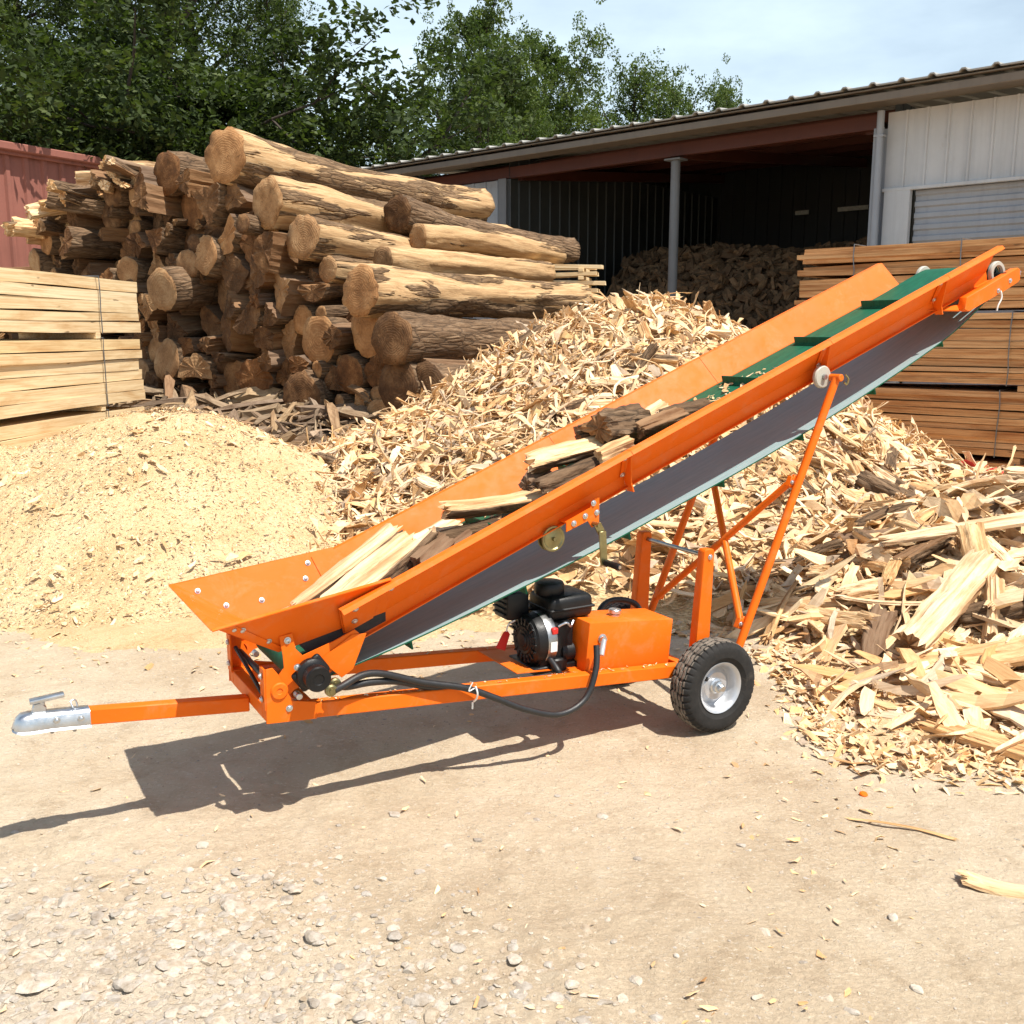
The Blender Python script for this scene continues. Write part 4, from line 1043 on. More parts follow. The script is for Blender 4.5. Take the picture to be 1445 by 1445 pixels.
#PART4
# ------------------------------------------------------------------ split wood, logs, boards
def section(kind, r, rs):
    """closed outline (y,z) with a flag for bark, resampled"""
    pts = []; bark = []
    def arc(cx, cy, R_, a0, a1, n=10):
        for k in range(n):
            a = R(a0 + (a1 - a0) * k / (n - 1)); pts.append((cx + R_ * math.cos(a), cy + R_ * math.sin(a))); bark.append(1)
    if kind == 'wedge':
        pts.append((rs.uniform(-.2, .2) * r, -.85 * r)); bark.append(0); arc(0, -.85 * r, 1.65 * r, 58, 122)
    elif kind == 'half':
        pts += [(-r, -.35 * r), (r, -.40 * r)]; bark += [0, 0]; arc(0, -.35 * r, 1.02 * r, 3, 177, 14)
    elif kind == 'round': arc(0, 0, r, 0, 348, 26)
    elif kind == 'slab':
        pts += [(-1.2 * r, -.28 * r), (1.15 * r, -.34 * r), (1.25 * r, .05 * r), (.9 * r, .30 * r), (-.8 * r, .36 * r), (-1.2 * r, .1 * r)]; bark += [0, 0, 0, 0, 0, 0]
    else:
        pts += [(-.8 * r, -.6 * r), (.75 * r, -.72 * r), (.95 * r, .55 * r), (.1 * r, .82 * r), (-.85 * r, .5 * r)]; bark += [0, 1, 0, 0, 0]
    P = np.array(pts); n = len(P); seg = np.linalg.norm(np.roll(P, -1, 0) - P, axis=1); cum = np.concatenate([[0], np.cumsum(seg)])
    Mn = 34; out = []; fl = []
    for t in np.linspace(0, cum[-1], Mn, endpoint=False):
        i = min(np.searchsorted(cum, t, 'right') - 1, n - 1); f = (t - cum[i]) / max(seg[i], 1e-6)
        out.append(P[i] * (1 - f) + P[(i + 1) % n] * f); fl.append(bark[i] and bark[(i + 1) % n])
    return np.array(out), np.array(fl)

def piece_mesh(name, kind, L, r, seed, mats, segs=16, rag=.03, rough=.09, taper=.06, bow=.015, bark_rough=.06):
    rs = np.random.default_rng(seed)
    P, fl = section(kind, r, rs); Mn = len(P)
    X = np.linspace(-L / 2, L / 2, segs + 1)
    V = []
    # ridges that follow the grain: steady along the length, different round the outline
    rough0 = rough; rid = (rs.uniform(-1, 1, Mn) + .6 * np.roll(rs.uniform(-1, 1, Mn), 1)) * rough * (.4 if kind == 'round' else 1.) * r * .55
    nd = P / np.maximum(np.linalg.norm(P, axis=1, keepdims=True), 1e-6)
    by, bz = rs.normal(0, bow, 2); tw = rs.normal(0, .12)
    ez = [rs.normal(0, rag, Mn) * min(L, .8) for _ in (0, 1)]
    if kind == 'round': ez = [sum(np.roll(e, q) for q in range(-2, 3)) / 6 for e in ez]
    tilt = rs.normal(0, .10, 2)
    for k, x in enumerate(X):
        s = x / L
        n1 = vn3(x * 5 / max(.4, L) * 1.2 + seed * 3.1, nd[:, 0] * 2.6 + 9, nd[:, 1] * 2.6, seed) - .5
        n2 = vn3(x * 22 / max(.6, L) + seed, nd[:, 0] * 8 + 3, nd[:, 1] * 8, seed + 1) - .5
        off = rid * (1 - .5 * fl) + n1 * rough * 2.6 * r + n2 * (rough * .8 + fl * bark_rough) * r
        Q = P * (1 + taper * 2 * s) + nd * off[:, None]
        a = tw * s; Q = Q @ np.array([[math.cos(a), math.sin(a)], [-math.sin(a), math.cos(a)]])
        Q = Q + np.array([by, bz]) * L * (s * s * 4 - .5)
        xx = np.full(Mn, x)
        if k == 0: xx = xx + ez[0] + Q[:, 0] * tilt[0]
        if k == segs: xx = xx + ez[1] + Q[:, 0] * tilt[1]
        V.append(np.column_stack([xx, Q]))
    nV = Mn * (segs + 1); idx = np.arange(nV).reshape(segs + 1, Mn)
    F = []; MI = []
    for k in range(segs):
        j = np.arange(Mn); j2 = (j + 1) % Mn
        F.append(np.stack([idx[k, j], idx[k, j2], idx[k + 1, j2], idx[k + 1, j]], -1)); MI.append(np.where(fl[j] & fl[j2], 1, 0))
    V = np.concatenate(V); tri = []; extra = []
    smooth = [np.ones(len(f), bool) if kind in ('round',) else (MI[i] == 1) for i, f in enumerate(F)]
    for e, row in ((0, idx[0]), (1, idx[segs])):
        c = V[row].mean(0); rings = [row]
        for q in (.62, .25):
            ring = V[row] * q + c * (1 - q); ring[:, 0] += rs.normal(0, rag * .35, Mn) * min(L, .5) * (.12 if kind == 'round' else 1.)
            extra.append(ring); rings.append(nV + np.arange(Mn)); nV += Mn
        extra.append(c[None]); ci = nV; nV += 1
        j = np.arange(Mn); j2 = (j + 1) % Mn
        for a, b in zip(rings, rings[1:]):
            f = np.stack([a[j], b[j], b[j2], a[j2]], -1); f = f if e == 0 else f[:, ::-1]
            f = f[:, ::-1] if False else f
            F.append(f); MI.append(np.full(Mn, 2)); smooth.append(np.full(Mn, kind == 'round'))
        f = np.stack([rings[-1][j], np.full(Mn, ci), rings[-1][j2]], -1); tri.append(f if e == 0 else f[:, ::-1])
    V = np.concatenate([V] + extra)
    F = np.concatenate(F); T = np.concatenate(tri)
    mi = np.concatenate(MI + [np.full(len(T), 2)]); sm = np.concatenate(smooth + [np.zeros(len(T), bool)])
    o = mesh_np(name, V, [F, T], mats, mi, sm)
    bm = bmesh.new(); bm.from_mesh(o.data); bmesh.ops.recalc_face_normals(bm, faces=bm.faces[:]); bm.to_mesh(o.data); bm.free()
    return o

def aim(o, a, b, roll=0.):
    """put a piece (grain along x) between two points"""
    a, b = Vector(a), Vector(b); d = (b - a)
    q = d.to_track_quat('X', 'Z') @ Euler((roll, 0, 0)).to_quaternion()
    o.location = (a + b) / 2; o.rotation_mode = 'QUATERNION'; o.rotation_quaternion = q
    return o

MF = [M['wood_fresh'], M['bark'], M['wood_fresh']]
# --- firewood riding on the belt: (u, z, v, length, angle in the belt plane's side view, yaw, kind, radius, roll, label)
on_belt = [
    (-1.53, .828, .52, .50, 30, 6, 'wedge', .050, 2.2, 'long pale split log leaning at the low end of the belt, farthest from the motor'),
    (-1.465, .830, .42, .44, 28, 9, 'slab', .052, .5, 'long pale split slab in the middle of the leaning trio in the hopper'),
    (-1.375, .868, .32, .36, 34, 8, 'wedge', .052, 1.6, 'short pale split log leaning nearest the camera, above the hopper plate'),
    (-1.27, .905, .27, .17, 24, 20, 'block', .052, .3, 'small dark end chunk wedged beside the leaning pale splits'),
    (-1.14, .935, .52, .26, 10, 25, 'slab', .038, .4, 'thin pale offcut lying against the far side panel above the leaning splits'),
    (-1.04, .952, .40, .27, 8, -8, 'half', .042, .4, 'brown bark-covered billet just below the long barked split on the belt'),
    (-1.17, .905, .30, .20, 18, 14, 'block', .040, 1.2, 'small weathered grey chunk low beside the near side panel'),
    (-.915, 1.052, .42, .44, 3, -4, 'half', .056, 3.3, 'long split log with pale top and dark bark flank lying level on the belt'),
    (-.535, 1.235, .46, .36, 10, -6, 'wedge', .060, 2.6, 'pale chunky split log on top of two darker pieces, mid belt'),
    (-.585, 1.165, .35, .34, 13, 4, 'half', .045, .2, 'grey split log lying under the chunky pale one near the joint'),
    (-.665, 1.130, .50, .18, 12, 30, 'block', .042, .8, 'small dark broken chunk below the chunky pale split'),
    (-.385, 1.245, .31, .16, 20, -10, 'block', .050, 1.9, 'small pale square-cut block touching the near panel at the joint'),
    (-.255, 1.335, .43, .30, 0, 12, 'bark', .085, .7, 'biggest dark bark chunk sitting on the belt past the joint'),
    (-.335, 1.300, .53, .17, 6, -15, 'bark', .060, 1.4, 'smaller dark bark chunk tucked behind the biggest one'),
    (-.12, 1.365, .34, .27, 12, 8, 'wedge', .048, 2.4, 'brown split piece lying uphill of the dark bark chunk'),
    (-.02, 1.385, .50, .20, 16, 20, 'slab', .045, .3, 'thin pale split leaning on the far panel near the top of the load'),
    (.06, 1.405, .40, .25, 9, -4, 'half', .046, .3, 'uppermost split log of the load, below the bare green belt'),
]
cm = Matrix.Translation(CV.location) @ Matrix.Rotation(R(30), 4, 'Z')
for i, (u, z, v, L, ang, yaw, kind, rr, roll, lab) in enumerate(on_belt):
    mats = MF if kind != 'bark' else [M['bark'], M['bark'], M['wood_old']]
    if i in (3, 6, 9, 10, 14): mats = [M['wood_old'], M['bark'], M['wood_old']]
    o = piece_mesh('firewood', 'block' if kind == 'bark' else kind, L, rr, 100 + i, mats, 18, .03, .10 if kind != 'bark' else .2)
    d = Vector((math.cos(R(ang)) * math.cos(R(yaw)), math.sin(R(yaw)) * math.cos(R(ang)), math.sin(R(ang)))) * L / 2
    c = Vector((u, v, z)); aim(o, cm @ (c - d), cm @ (c + d), roll)
    tag(o, lab, 'firewood', 'firewood riding on the conveyor belt')

# --- crumbs and slivers shaken off the load, lying on the belt, in the hopper and on the frame
r = np.random.default_rng(51); B = Batch(); N = 900
uu = -1.85 + 2.5 * r.uniform(0, 1, N) ** 1.5; vq = VC + r.uniform(-.19, .19, N) * np.sqrt(r.uniform(.3, 1, N)); zz = 1.330 + SL * uu
nl = np.repeat(np.array([[-math.sin(AL), 0, math.cos(AL)]]), N, 0); P = np.stack([uu, vq, zz], -1)
k2 = 160; P[:k2] = np.stack([r.uniform(-1.9, .05, k2), np.where(r.random(k2) < .5, .175, .625) + r.uniform(-.02, .02, k2), np.zeros(k2)], -1); P[:k2, 2] = .288 - .0875 * P[:k2, 0]; nl[:k2] = (0, 0, 1)
cr_, sr_ = math.cos(R(30)), math.sin(R(30)); rot = np.array([[cr_, -sr_, 0], [sr_, cr_, 0], [0, 0, 1]])
P = P @ rot.T + np.array(CV.location); nl = nl @ rot.T
L = np.exp(r.uniform(math.log(.008), math.log(.05), N)); L[:k2] *= .5; W = L * r.uniform(.2, .6, N)
B.add(*strips(P, nl, L, W, np.maximum(.0015, W * .2), r.normal(0, .12, N), r.normal(0, .06, N), r.normal(0, .5, N), r.uniform(0, 6.28, N), r.normal(0, .15, N), r.normal(0, .3, N), np.full(N, .002), r, segs=2), 0)
tag(B.build('wood_crumbs', [M['wood_chip']]), kind='stuff')
# --- hand-placed pieces of the slab heap and its surroundings
for i, (a, b, kind, rr, roll, lab) in enumerate([
    ((2.08, 4.98, .14), (2.70, 5.52, .46), 'block', .095, .35, 'biggest pale split log lying diagonally on the front of the slab heap'),
    ((2.69, 5.72, .62), (2.62, 5.33, .28), 'block', .080, .2, 'upright pale split piece leaning on top of the biggest diagonal split log'),
    ((1.90, 5.03, .03), (2.06, 5.32, .23), 'slab', .055, .4, 'short grey-brown slab standing tilted in front of the heap, beside the diagonal log'),
    ((2.26, 5.92, .50), (3.15, 5.80, .68), 'slab', .065, .1, 'long flat slab along the crest of the slab heap'),
    ((2.05, 4.86, .07), (2.75, 4.74, .24), 'slab', .085, .2, 'long yellow plank-like slab at the foot of the slab heap'),
    ((1.86, 4.16, .05), (2.24, 3.74, .06), 'slab', .060, .1, 'flat pale slab on the litter at the lower frame corner'),
    ((2.24, 4.63, .13), (2.62, 4.45, .08), 'slab', .055, .3, 'narrow tan slab lying below the yellow plank-like slab'),
    ((1.83, 7.42, .38), (2.55, 8.05, .54), 'slab', .075, .1, 'long white slab lying behind the conveyor prop legs'),
    ((2.66, 7.5, .66), (2.96, 7.15, .50), 'half', .090, .9, 'thick pale split log on the slope above the dark end of the heap'),
    ((2.02, 6.95, .36), (2.66, 6.98, .34), 'slab', .065, .2, 'flat pale slab between the near prop leg and the slab heap'),
    ((2.12, 6.35, .38), (2.62, 6.36, .42), 'block', .085, .8, 'dark brown split log under the crest slab at the shaded end'),
    ((2.66, 5.32, .40), (2.56, 5.08, .14), 'block', .055, .8, 'pale broken slab standing right of the biggest diagonal log'),
    ((1.95, 6.1, .22), (2.32, 6.2, .38), 'block', .080, .3, 'weathered grey chunk at the shaded end of the slab heap'),
    ((2.3, 5.7, .43), (2.75, 5.95, .58), 'half', .075, 2.9, 'brown bark-backed split lying just under the crest slab'),
    ((2.45, 5.25, .22), (3.1, 5.1, .42), 'half', .085, .4, 'tan split log pointing out of frame beside the standing slab'),
    ((1.46, 2.94, .012), (1.70, 2.84, .012), 'slab', .030, .0, 'flat yellow splinter slab alone on the dirt near the frame edge'),
    ((1.70, 5.42, .10), (1.98, 5.62, .18), 'slab', .065, .2, 'flat cream offcut at the tip of the slab heap near the wheel'),
]):
    L = (Vector(b) - Vector(a)).length
    old = i in (2, 10, 12, 13)
    o = piece_mesh('split_wood', kind, L, rr, 300 + i, [M['wood_old'] if old else M['wood_fresh'], M['bark'], M['wood_old'] if i in (0, 8, 10, 12, 14) else M['wood_fresh']], 20, .05 if kind == 'slab' else .025, .10, bow=.03 if kind == 'slab' else .007)
    z0 = float(ground_h((a[0] + b[0]) / 2, (a[1] + b[1]) / 2)); aim(o, (a[0], a[1], a[2] + z0), (b[0], b[1], b[2] + z0), roll)
    tag(o, lab, 'split log' if kind in ('half', 'block') else 'wood slab')
o = piece_mesh('wood_splinter', 'slab', .34, .006, 340, MF, 14, .03, .15, bow=.03); aim(o, (1.24, 3.36, .014), (1.54, 3.22, .014)); tag(o, 'thin crooked splinter lying on the dirt between wheel and litter edge', 'splinter')

# --- loose split wood strewn over the heaps: one of each kind, then copies
rr_ = np.random.default_rng(77)
KINDS = []
for i, (kind, L, rad, nm) in enumerate((('slab', .62, .060, 'long flat pale slab'), ('slab', .42, .055, 'short flat pale slab'), ('half', .50, .060, 'pale half-round split log'),
                                       ('wedge', .42, .065, 'pale wedge-split log'), ('slab', .80, .045, 'narrow long pale strip'), ('block', .36, .060, 'squarish tan chunk'), ('slab', .50, .075, 'broad thin pale slab'))):
    for q in range(2):
        o = piece_mesh('split_wood', kind, L, rad, 400 + i * 7 + q, [M['wood_fresh'], M['bark'], M['wood_fresh']], 16, .06 if kind == 'slab' else .03, .11, bow=.045); KINDS.append([o, nm, False])
def strew(hf, n, box, prob, place, group, tilt=.25, sc=(.7, 1.2)):
    x, y = scatter(hf, *box, n, prob, rr_); P, nn = surf(hf, x, y, .12); N = len(x)
    Fr = frames(nn, rr_.uniform(0, 6.28, N), rr_.normal(.08, tilt, N), rr_.normal(0, .5, N))
    for k in range(N):
        e = KINDS[int(rr_.integers(len(KINDS)))]
        o = e[0] if not e[2] else e[0].copy()
        if e[2]: COL.objects.link(o)
        e[2] = True
        s = rr_.uniform(*sc); o.rotation_mode = 'QUATERNION'; o.scale = (s, s, s)
        o.rotation_quaternion = Matrix(Fr[k].T).to_quaternion(); o.location = Vector(P[k] + nn[k] * (.03 + .06 * rr_.random()))
        tag(o, e[1] + ' ' + place, 'split wood', group)
strew(slab_h, 125, (1.5, 4.6, 3.6, 7.9), lambda x, y: (slab_h(x, y) > .10) * 1., 'strewn on the split wood heap beside the wheel', 'split pieces strewn on the slab heap', .15, (.5, .95))
strew(chip_h, 46, (.6, 4.6, 6.3, 9.6), lambda x, y: (chip_h(x, y) > .05) * sstep(-.5, 1.6, x - .4 * (y - 8)), 'on the lower slope of the chip heap behind the prop legs', 'split pieces on the lower chip slope', .22, (.6, 1.1))
strew(chip_h, 46, (-2.4, 3.4, 7.2, 11.4), lambda x, y: (chip_h(x, y) > .2) * 1., 'among the shavings on the upper slope of the chip heap', 'split pieces on the upper chip slope', .3, (.5, .9))

# --- the log pile: big logs
def face(t, z, n=0.): return Vector((PF[0] + ED[0] * t + GD[0] * n, PF[1] + ED[1] * t + GD[1] * n, z))
MB_ = [M['log_side'], M['log_side'], M['end']]; MB2 = [M['bark'], M['bark'], M['end_old']]
big_logs = [  # t, z, radius, length, start, end rise, mats, label
    (2.69, 3.88, .315, 5.6, -.05, -.10, MB_, 'topmost long log of the pile, bare tan wood with brown stain'),
    (3.95, 3.86, .265, 1.6, .0, -.03, MB2, 'short dark barked log beside the topmost long log'),
    (1.95, 3.33, .275, 5.4, -.05, -.16, MB_, 'long rough-barked log just under the topmost one'),
    (1.42, 3.28, .22, 4.6, 1.7, -.2, MB2, 'dark barked log at the far right shoulder of the pile, third from top'),
    (1.32, 2.84, .25, 5.5, -.05, -.12, MB_, 'long bare tan log in the middle of the stepped slope'),
    (1.00, 2.47, .150, 4.6, .05, .02, MB_, 'thin bare log squeezed between two thick ones on the slope'),
    (.20, 2.22, .272, 4.9, -.30, .0, MB_, 'thick weathered log low on the stepped slope, grey end showing'),
    (-.31, 1.68, .262, 3.6, -.30, .0, MB2, 'lowest dark barked log of the stepped slope, half buried in chips'),
    (1.23, .98, .300, 1.8, -.25, -.06, MB2, 'fallen barked log at the foot of the pile with rusty brown end'),
    (.55, 1.30, .21, 3.0, -.1, 0, MB2, 'dark log in the shade under the thick weathered one'),
    (.62, 2.62, .17, 3.8, .55, .02, MB_, 'pale thin log lying behind the thin bare log on the slope'),
    (-.75, 1.15, .24, 2.6, -.2, .0, MB2, 'barked log end low against the chip heap'),
    (.95, 3.02, .16, 3.6, 1.6, -.05, MB_, 'slim bare log on the right flank of the middle tan log'),
    (1.9, 2.75, .2, 3.8, .3, 0, MB2, 'dark log bedded under the middle tan log'),
]
for i, (t, z, rad, L, st, rise, mats, lab) in enumerate(big_logs):
    L *= .93
    o = piece_mesh('log', 'round', L, rad, 500 + i, mats, 46, .02, .105, -.07, .012, .07)
    aim(o, face(t, z, st), face(t, z + rise, st + L), i * 1.3); tag(o, lab, 'log', 'long logs on top of the log pile')
# firewood and short logs packed in the face
def top_of_face(t): return np.interp(t, [-1.2, -.5, .2, 1.0, 1.4, 2.0, 2.6, 3.2, 4.4, 5.4, 6.7, 7.2, 7.6, 8.0, 8.4, 9.6], [1.0, 1.45, 1.95, 2.4, 2.62, 3.1, 3.6, 3.72, 3.85, 3.70, 3.40, 3.15, 2.7, 2.5, 2.75, 2.7])
PK = []
for i in range(14):
    kind = ('round', 'wedge', 'half', 'wedge', 'round', 'block', 'round', 'wedge', 'half', 'half', 'block', 'wedge', 'round', 'block')[i]
    o = piece_mesh('pile_firewood', kind, 2.2, .20, 700 + i, [M['wood_old'], M['bark'], M['end_old'] if i % 3 else M['end']], 10, .012, .075, .0, .004, .06)
    PK.append([o, kind, False])
pr = np.random.default_rng(5); placed = [(t, z, rad) for t, z, rad, L, st, *_ in big_logs if st < .3]; packed = []
for rad in np.concatenate([np.linspace(.27, .19, 1500), np.linspace(.19, .12, 5200), np.linspace(.12, .07, 5200)]):
    t = pr.uniform(-1., 9.4); z = pr.uniform(.45, 4.2)
    if t > 4.0: rad = min(rad, .185)
    if z + rad * .7 > top_of_face(t) + .05: continue
    if all((t - a) ** 2 + (z - b) ** 2 > (.84 * (rad + c)) ** 2 for a, b, c in placed): placed.append((t, z, rad)); packed.append((t, z, rad))
packed = packed[:298]
words = {'round': 'round short log', 'half': 'half-round billet', 'wedge': 'wedge-split billet', 'block': 'squarish split billet'}
for t, z, rad in packed:
    e = PK[int(pr.integers(len(PK)))]; o = e[0] if not e[2] else e[0].copy()
    if e[2]: COL.objects.link(o)
    e[2] = True
    s = rad / .20 * (1.10 if e[1] in ('round', 'half') else 1.18); st = pr.normal(0, .13) - .05
    if t > 4.5 and z > 2.4: st += pr.uniform(-.1, .35)
    f = top_of_face(t); aim(o, face(t, z, st), face(t + pr.normal(0, .26), z + pr.normal(0, .13), st + 2.2), pr.uniform(0, 6.28)); o.scale = (1, s, s)
    row = 'upper rows' if z > f - .9 else ('bottom rows' if z < 1.5 else 'middle rows')
    tag(o, '%s in the shaded %s of the log pile face' % (words[e[1]], row), 'firewood', 'firewood packed in the face of the log pile')
# loose split billets crowning the low end of the pile
for i, (t, z, rad, ya, lab) in enumerate([
    (7.15, 3.30, .16, .2, 'pale split block perched at the low outer end of the log pile'), (6.75, 3.50, .14, -.3, 'grey split billet on top of the outer end of the pile'),
    (6.1, 3.68, .17, .1, 'pale wedge billet on top of the pile before the red wall'), (5.5, 3.86, .16, .4, 'upright-looking tan billet on the pile crest'),
    (4.95, 4.02, .17, -.2, 'tan half billet on the crest beside the short dark log'), (6.4, 3.74, .10, .7, 'thin pale slab lying loose across the pile crest'),
    (5.75, 3.98, .09, -.5, 'thin yellow slab lying loose on the crest next to the short dark log')]):
    o = piece_mesh('firewood', ('block', 'half', 'wedge', 'half', 'wedge', 'slab', 'slab')[i], 1.0, rad, 760 + i, [M['wood_fresh'], M['bark'], M['wood_fresh']], 14, .02, .12)
    c = face(t, z, .35); d = Vector((math.cos(math.atan2(GD[1], GD[0]) + ya), math.sin(math.atan2(GD[1], GD[0]) + ya), .04)) * .5; aim(o, c - d, c + d, i * .9)
    tag(o, lab, 'firewood')

crest = np.random.default_rng(19)
for i in range(26):
    t = crest.uniform(4.5, 7.2); z = top_of_face(t) + crest.uniform(.02, .20); ya = crest.normal(0, .5); L = crest.uniform(.5, 1.1); rad = crest.uniform(.08, .17)
    o = piece_mesh('firewood', ('block', 'half', 'wedge', 'slab', 'wedge')[i % 5], L, rad, 800 + i, [M['wood_fresh'] if i % 3 else M['wood_old'], M['bark'], M['wood_fresh'] if i % 4 else M['end']], 12, .02, .13)
    c = face(t, z, crest.uniform(-.2, .5)); a = math.atan2(GD[1], GD[0]) + ya; d = Vector((math.cos(a), math.sin(a), crest.normal(0, .18))) * L / 2; aim(o, c - d, c + d, i * .9)
    tag(o, 'loose split billet thrown on the crest of the log pile outer end', 'firewood', 'loose billets on the log pile crest')
# --- lumber stacks
def ordinal(k): return ('topmost', 'second', 'third', 'fourth', 'fifth', 'sixth', 'seventh', 'eighth', 'ninth', 'tenth', 'eleventh', 'twelfth')[k]
def board(name, L, wdt, th, seed, mat):
    rs = np.random.default_rng(seed); segs = 14; bm = bmesh.new(); rings = []
    for k in range(segs + 1):
        x = -L / 2 + L * k / segs
        sag_ = .010 * (vn3(x * .7, seed * 1.7, 0, 3) - .5) * 2; w2 = wdt / 2 + .008 * (vn3(x * 1.1, seed * 2.3, 5, 4) - .5); t2 = th / 2 + .004 * (vn3(x * 2.3, seed, 8, 5) - .5)
        rings.append([bm.verts.new((x + (rs.normal(0, .004) if k in (0, segs) else 0), a * w2, b * t2 + sag_)) for a, b in ((-1, -1), (1, -1), (1, 1), (-1, 1))])
    for a, b in zip(rings, rings[1:]):
        for j in range(4): bm.faces.new((a[j], a[(j + 1) % 4], b[(j + 1) % 4], b[j]))
    bm.faces.new(rings[0][::-1]); bm.faces.new(rings[-1])
    es = [e for e in bm.edges if len(e.link_faces) == 2 and e.calc_face_angle(0) > .6]
    bmesh.ops.bevel(bm, geom=es, offset=min(.004, th * .12), segments=1, affect='EDGES')
    return obj(name, bm, mat, None, False)

def stack(org, dirv, L, bundles, boards_per, mat, tone, which, depth, seed, inset=.03, straps=(.25,), bearer_x=(.28, .72)):
    """org: one end of the front face at ground; dirv: along the face; boards laid face on"""
    rs = np.random.default_rng(seed); d = Vector((dirv[0], dirv[1], 0)).normalized(); nrm = Vector((d.y, -d.x, 0))
    if nrm.dot(Vector((0, 0, 0)) - Vector(org)) < 0: nrm = -nrm
    bname = {0: 'top bundle', 1: 'second bundle from the top', 2: 'third bundle from the top', 3: 'lowest bundle'}
    for bi, (z0, z1) in enumerate(bundles):
        nb = boards_per[bi]; hs = rs.uniform(.8, 1.25, nb); hs = hs / hs.sum() * (z1 - z0); z = z1
        for k in range(nb):
            th = hs[k]; z -= th
            for col in range(2):
                dL = rs.normal(0, .035); off = rs.normal(0, .055); out = rs.normal(0, .010)
                o = board('board', L + dL, depth, th - .005 - rs.uniform(0, .004), seed * 97 + bi * 31 + k * 2 + col, mat)
                c = Vector(org) + d * (L / 2 + off) - nrm * (depth * (.5 + col * 1.02) - out); c.z = z + th / 2
                o.location = c; o.rotation_euler = (rs.normal(0, .006), rs.normal(0, .0035), math.atan2(d.y, d.x) + rs.normal(0, .002))
                if col == 0: tag(o, '%s board, %s of the %s in the %s lumber stack' % (tone, ordinal(k), bname[bi], which), 'board', 'boards of the %s lumber stack' % which)
                else: tag(o, '%s board in the back row of the %s lumber stack, behind its front boards' % (tone, which), 'board', 'back row boards of the %s lumber stack' % which)
        if bi < len(bundles) - 1:
            g0 = bundles[bi + 1][1]; gap = z0 - g0
            for q, f in enumerate(bearer_x):
                bm = bmesh.new(); add_box(bm, (0, 0, 0), (.09, depth * 2, gap - .006), None, .004); o = obj('bearer', bm, mat, None, False)
                c = Vector(org) + d * (L * f) - nrm * depth; c.z = g0 + gap / 2; o.location = c; o.rotation_euler = (0, 0, math.atan2(d.y, d.x))
                tag(o, 'short bearer block under the %s of the %s lumber stack, at its %s end' % (bname[bi].replace(' from the top', ''), which, 'outer' if (q == 0) == (which == 'left') else 'inner'), 'bearer', 'bearers of the %s lumber stack' % which)
        for q, f in enumerate(straps[bi] if hasattr(straps[0], '__len__') else straps):
            bm = bmesh.new(); w_ = .012; pth = []
            for zz in np.linspace(z0 - .01, z1 + .012, 6): pth.append((rs.normal(0, .006), zz))
            pts = [Vector(org) + d * (L * f + a) + nrm * .028 + Vector((0, 0, zz)) for a, zz in pth]
            pts.append(Vector(org) + d * (L * f) - nrm * (depth * .9) + Vector((0, 0, z1 + .014)))
            add_tube(bm, pts, .0065, 6); o = obj('strap', bm, M['wire'])
            tag(o, 'thin grey strap round the %s of the %s lumber stack%s' % (bname[bi], which, '' if q == 0 else ', near its outer end'), 'strap', 'straps of the %s lumber stack' % which)
# pale stack: its face runs almost straight away from the camera
stack((-4.43, 12.0, 0), (-.28, -2.87), 3.6, [(1.76, 2.35), (.97, 1.69), (.12, .90)], [5, 6, 6], M['board_pale'], 'pale sawn', 'left', .45, 21, straps=(.26,), bearer_x=(.27, .9))
# brown stack: runs like the shed front
stack((3.50, 12.40, 0), (.755, -.656), 5.2, [(2.02, 2.76), (1.20, 1.97), (.42, 1.13), (-.02, .34)], [10, 11, 10, 5], M['board_brown'], 'brown sawn', 'right', .85, 22, straps=((.13, .36), (.47,), (.46,), (.5,)), bearer_x=(.12, .5))
# open stack of rough slats under the shed edge
rs = np.random.default_rng(3)
for k in range(13):
    z = 1.35 + .115 * k
    for q in range(2):
        bm_o = board('slat', 1.15 + rs.normal(0, .08), .16, .055, 900 + k * 2 + q, M['board_pale']); bm_o.location = (.72 + rs.normal(0, .05), 15.2 + q * .5, z); bm_o.rotation_euler = (0, rs.normal(0, .03), -.25 + rs.normal(0, .03))
        tag(bm_o, 'rough tan slat in the %s row of the small open stack by the shed' % ('front' if q == 0 else 'rear'), 'slat', 'slats of the small open stack')
for k in range(12):
    for q in (-.42, .38):
        bm = bmesh.new(); add_box(bm, (0, 0, 0), (.08, .7, .05), None, .004); o = obj('spacer', bm, M['board_pale'], None, False); o.location = (.72 + q, 15.45 - q * .25, 1.4075 + .115 * k); o.rotation_euler = (0, 0, -.25)
        tag(o, 'short spacer between the slats of the small open stack', 'spacer', 'spacers of the small open stack')
bm = bmesh.new(); add_box(bm, (.7, 15.45, .62), (1.0, .7, 1.36), None, .02); o = obj('timber_block', bm, M['board_brown'], None, False); tag(o, 'heavy brown timber block under the small open slat stack', 'timber')
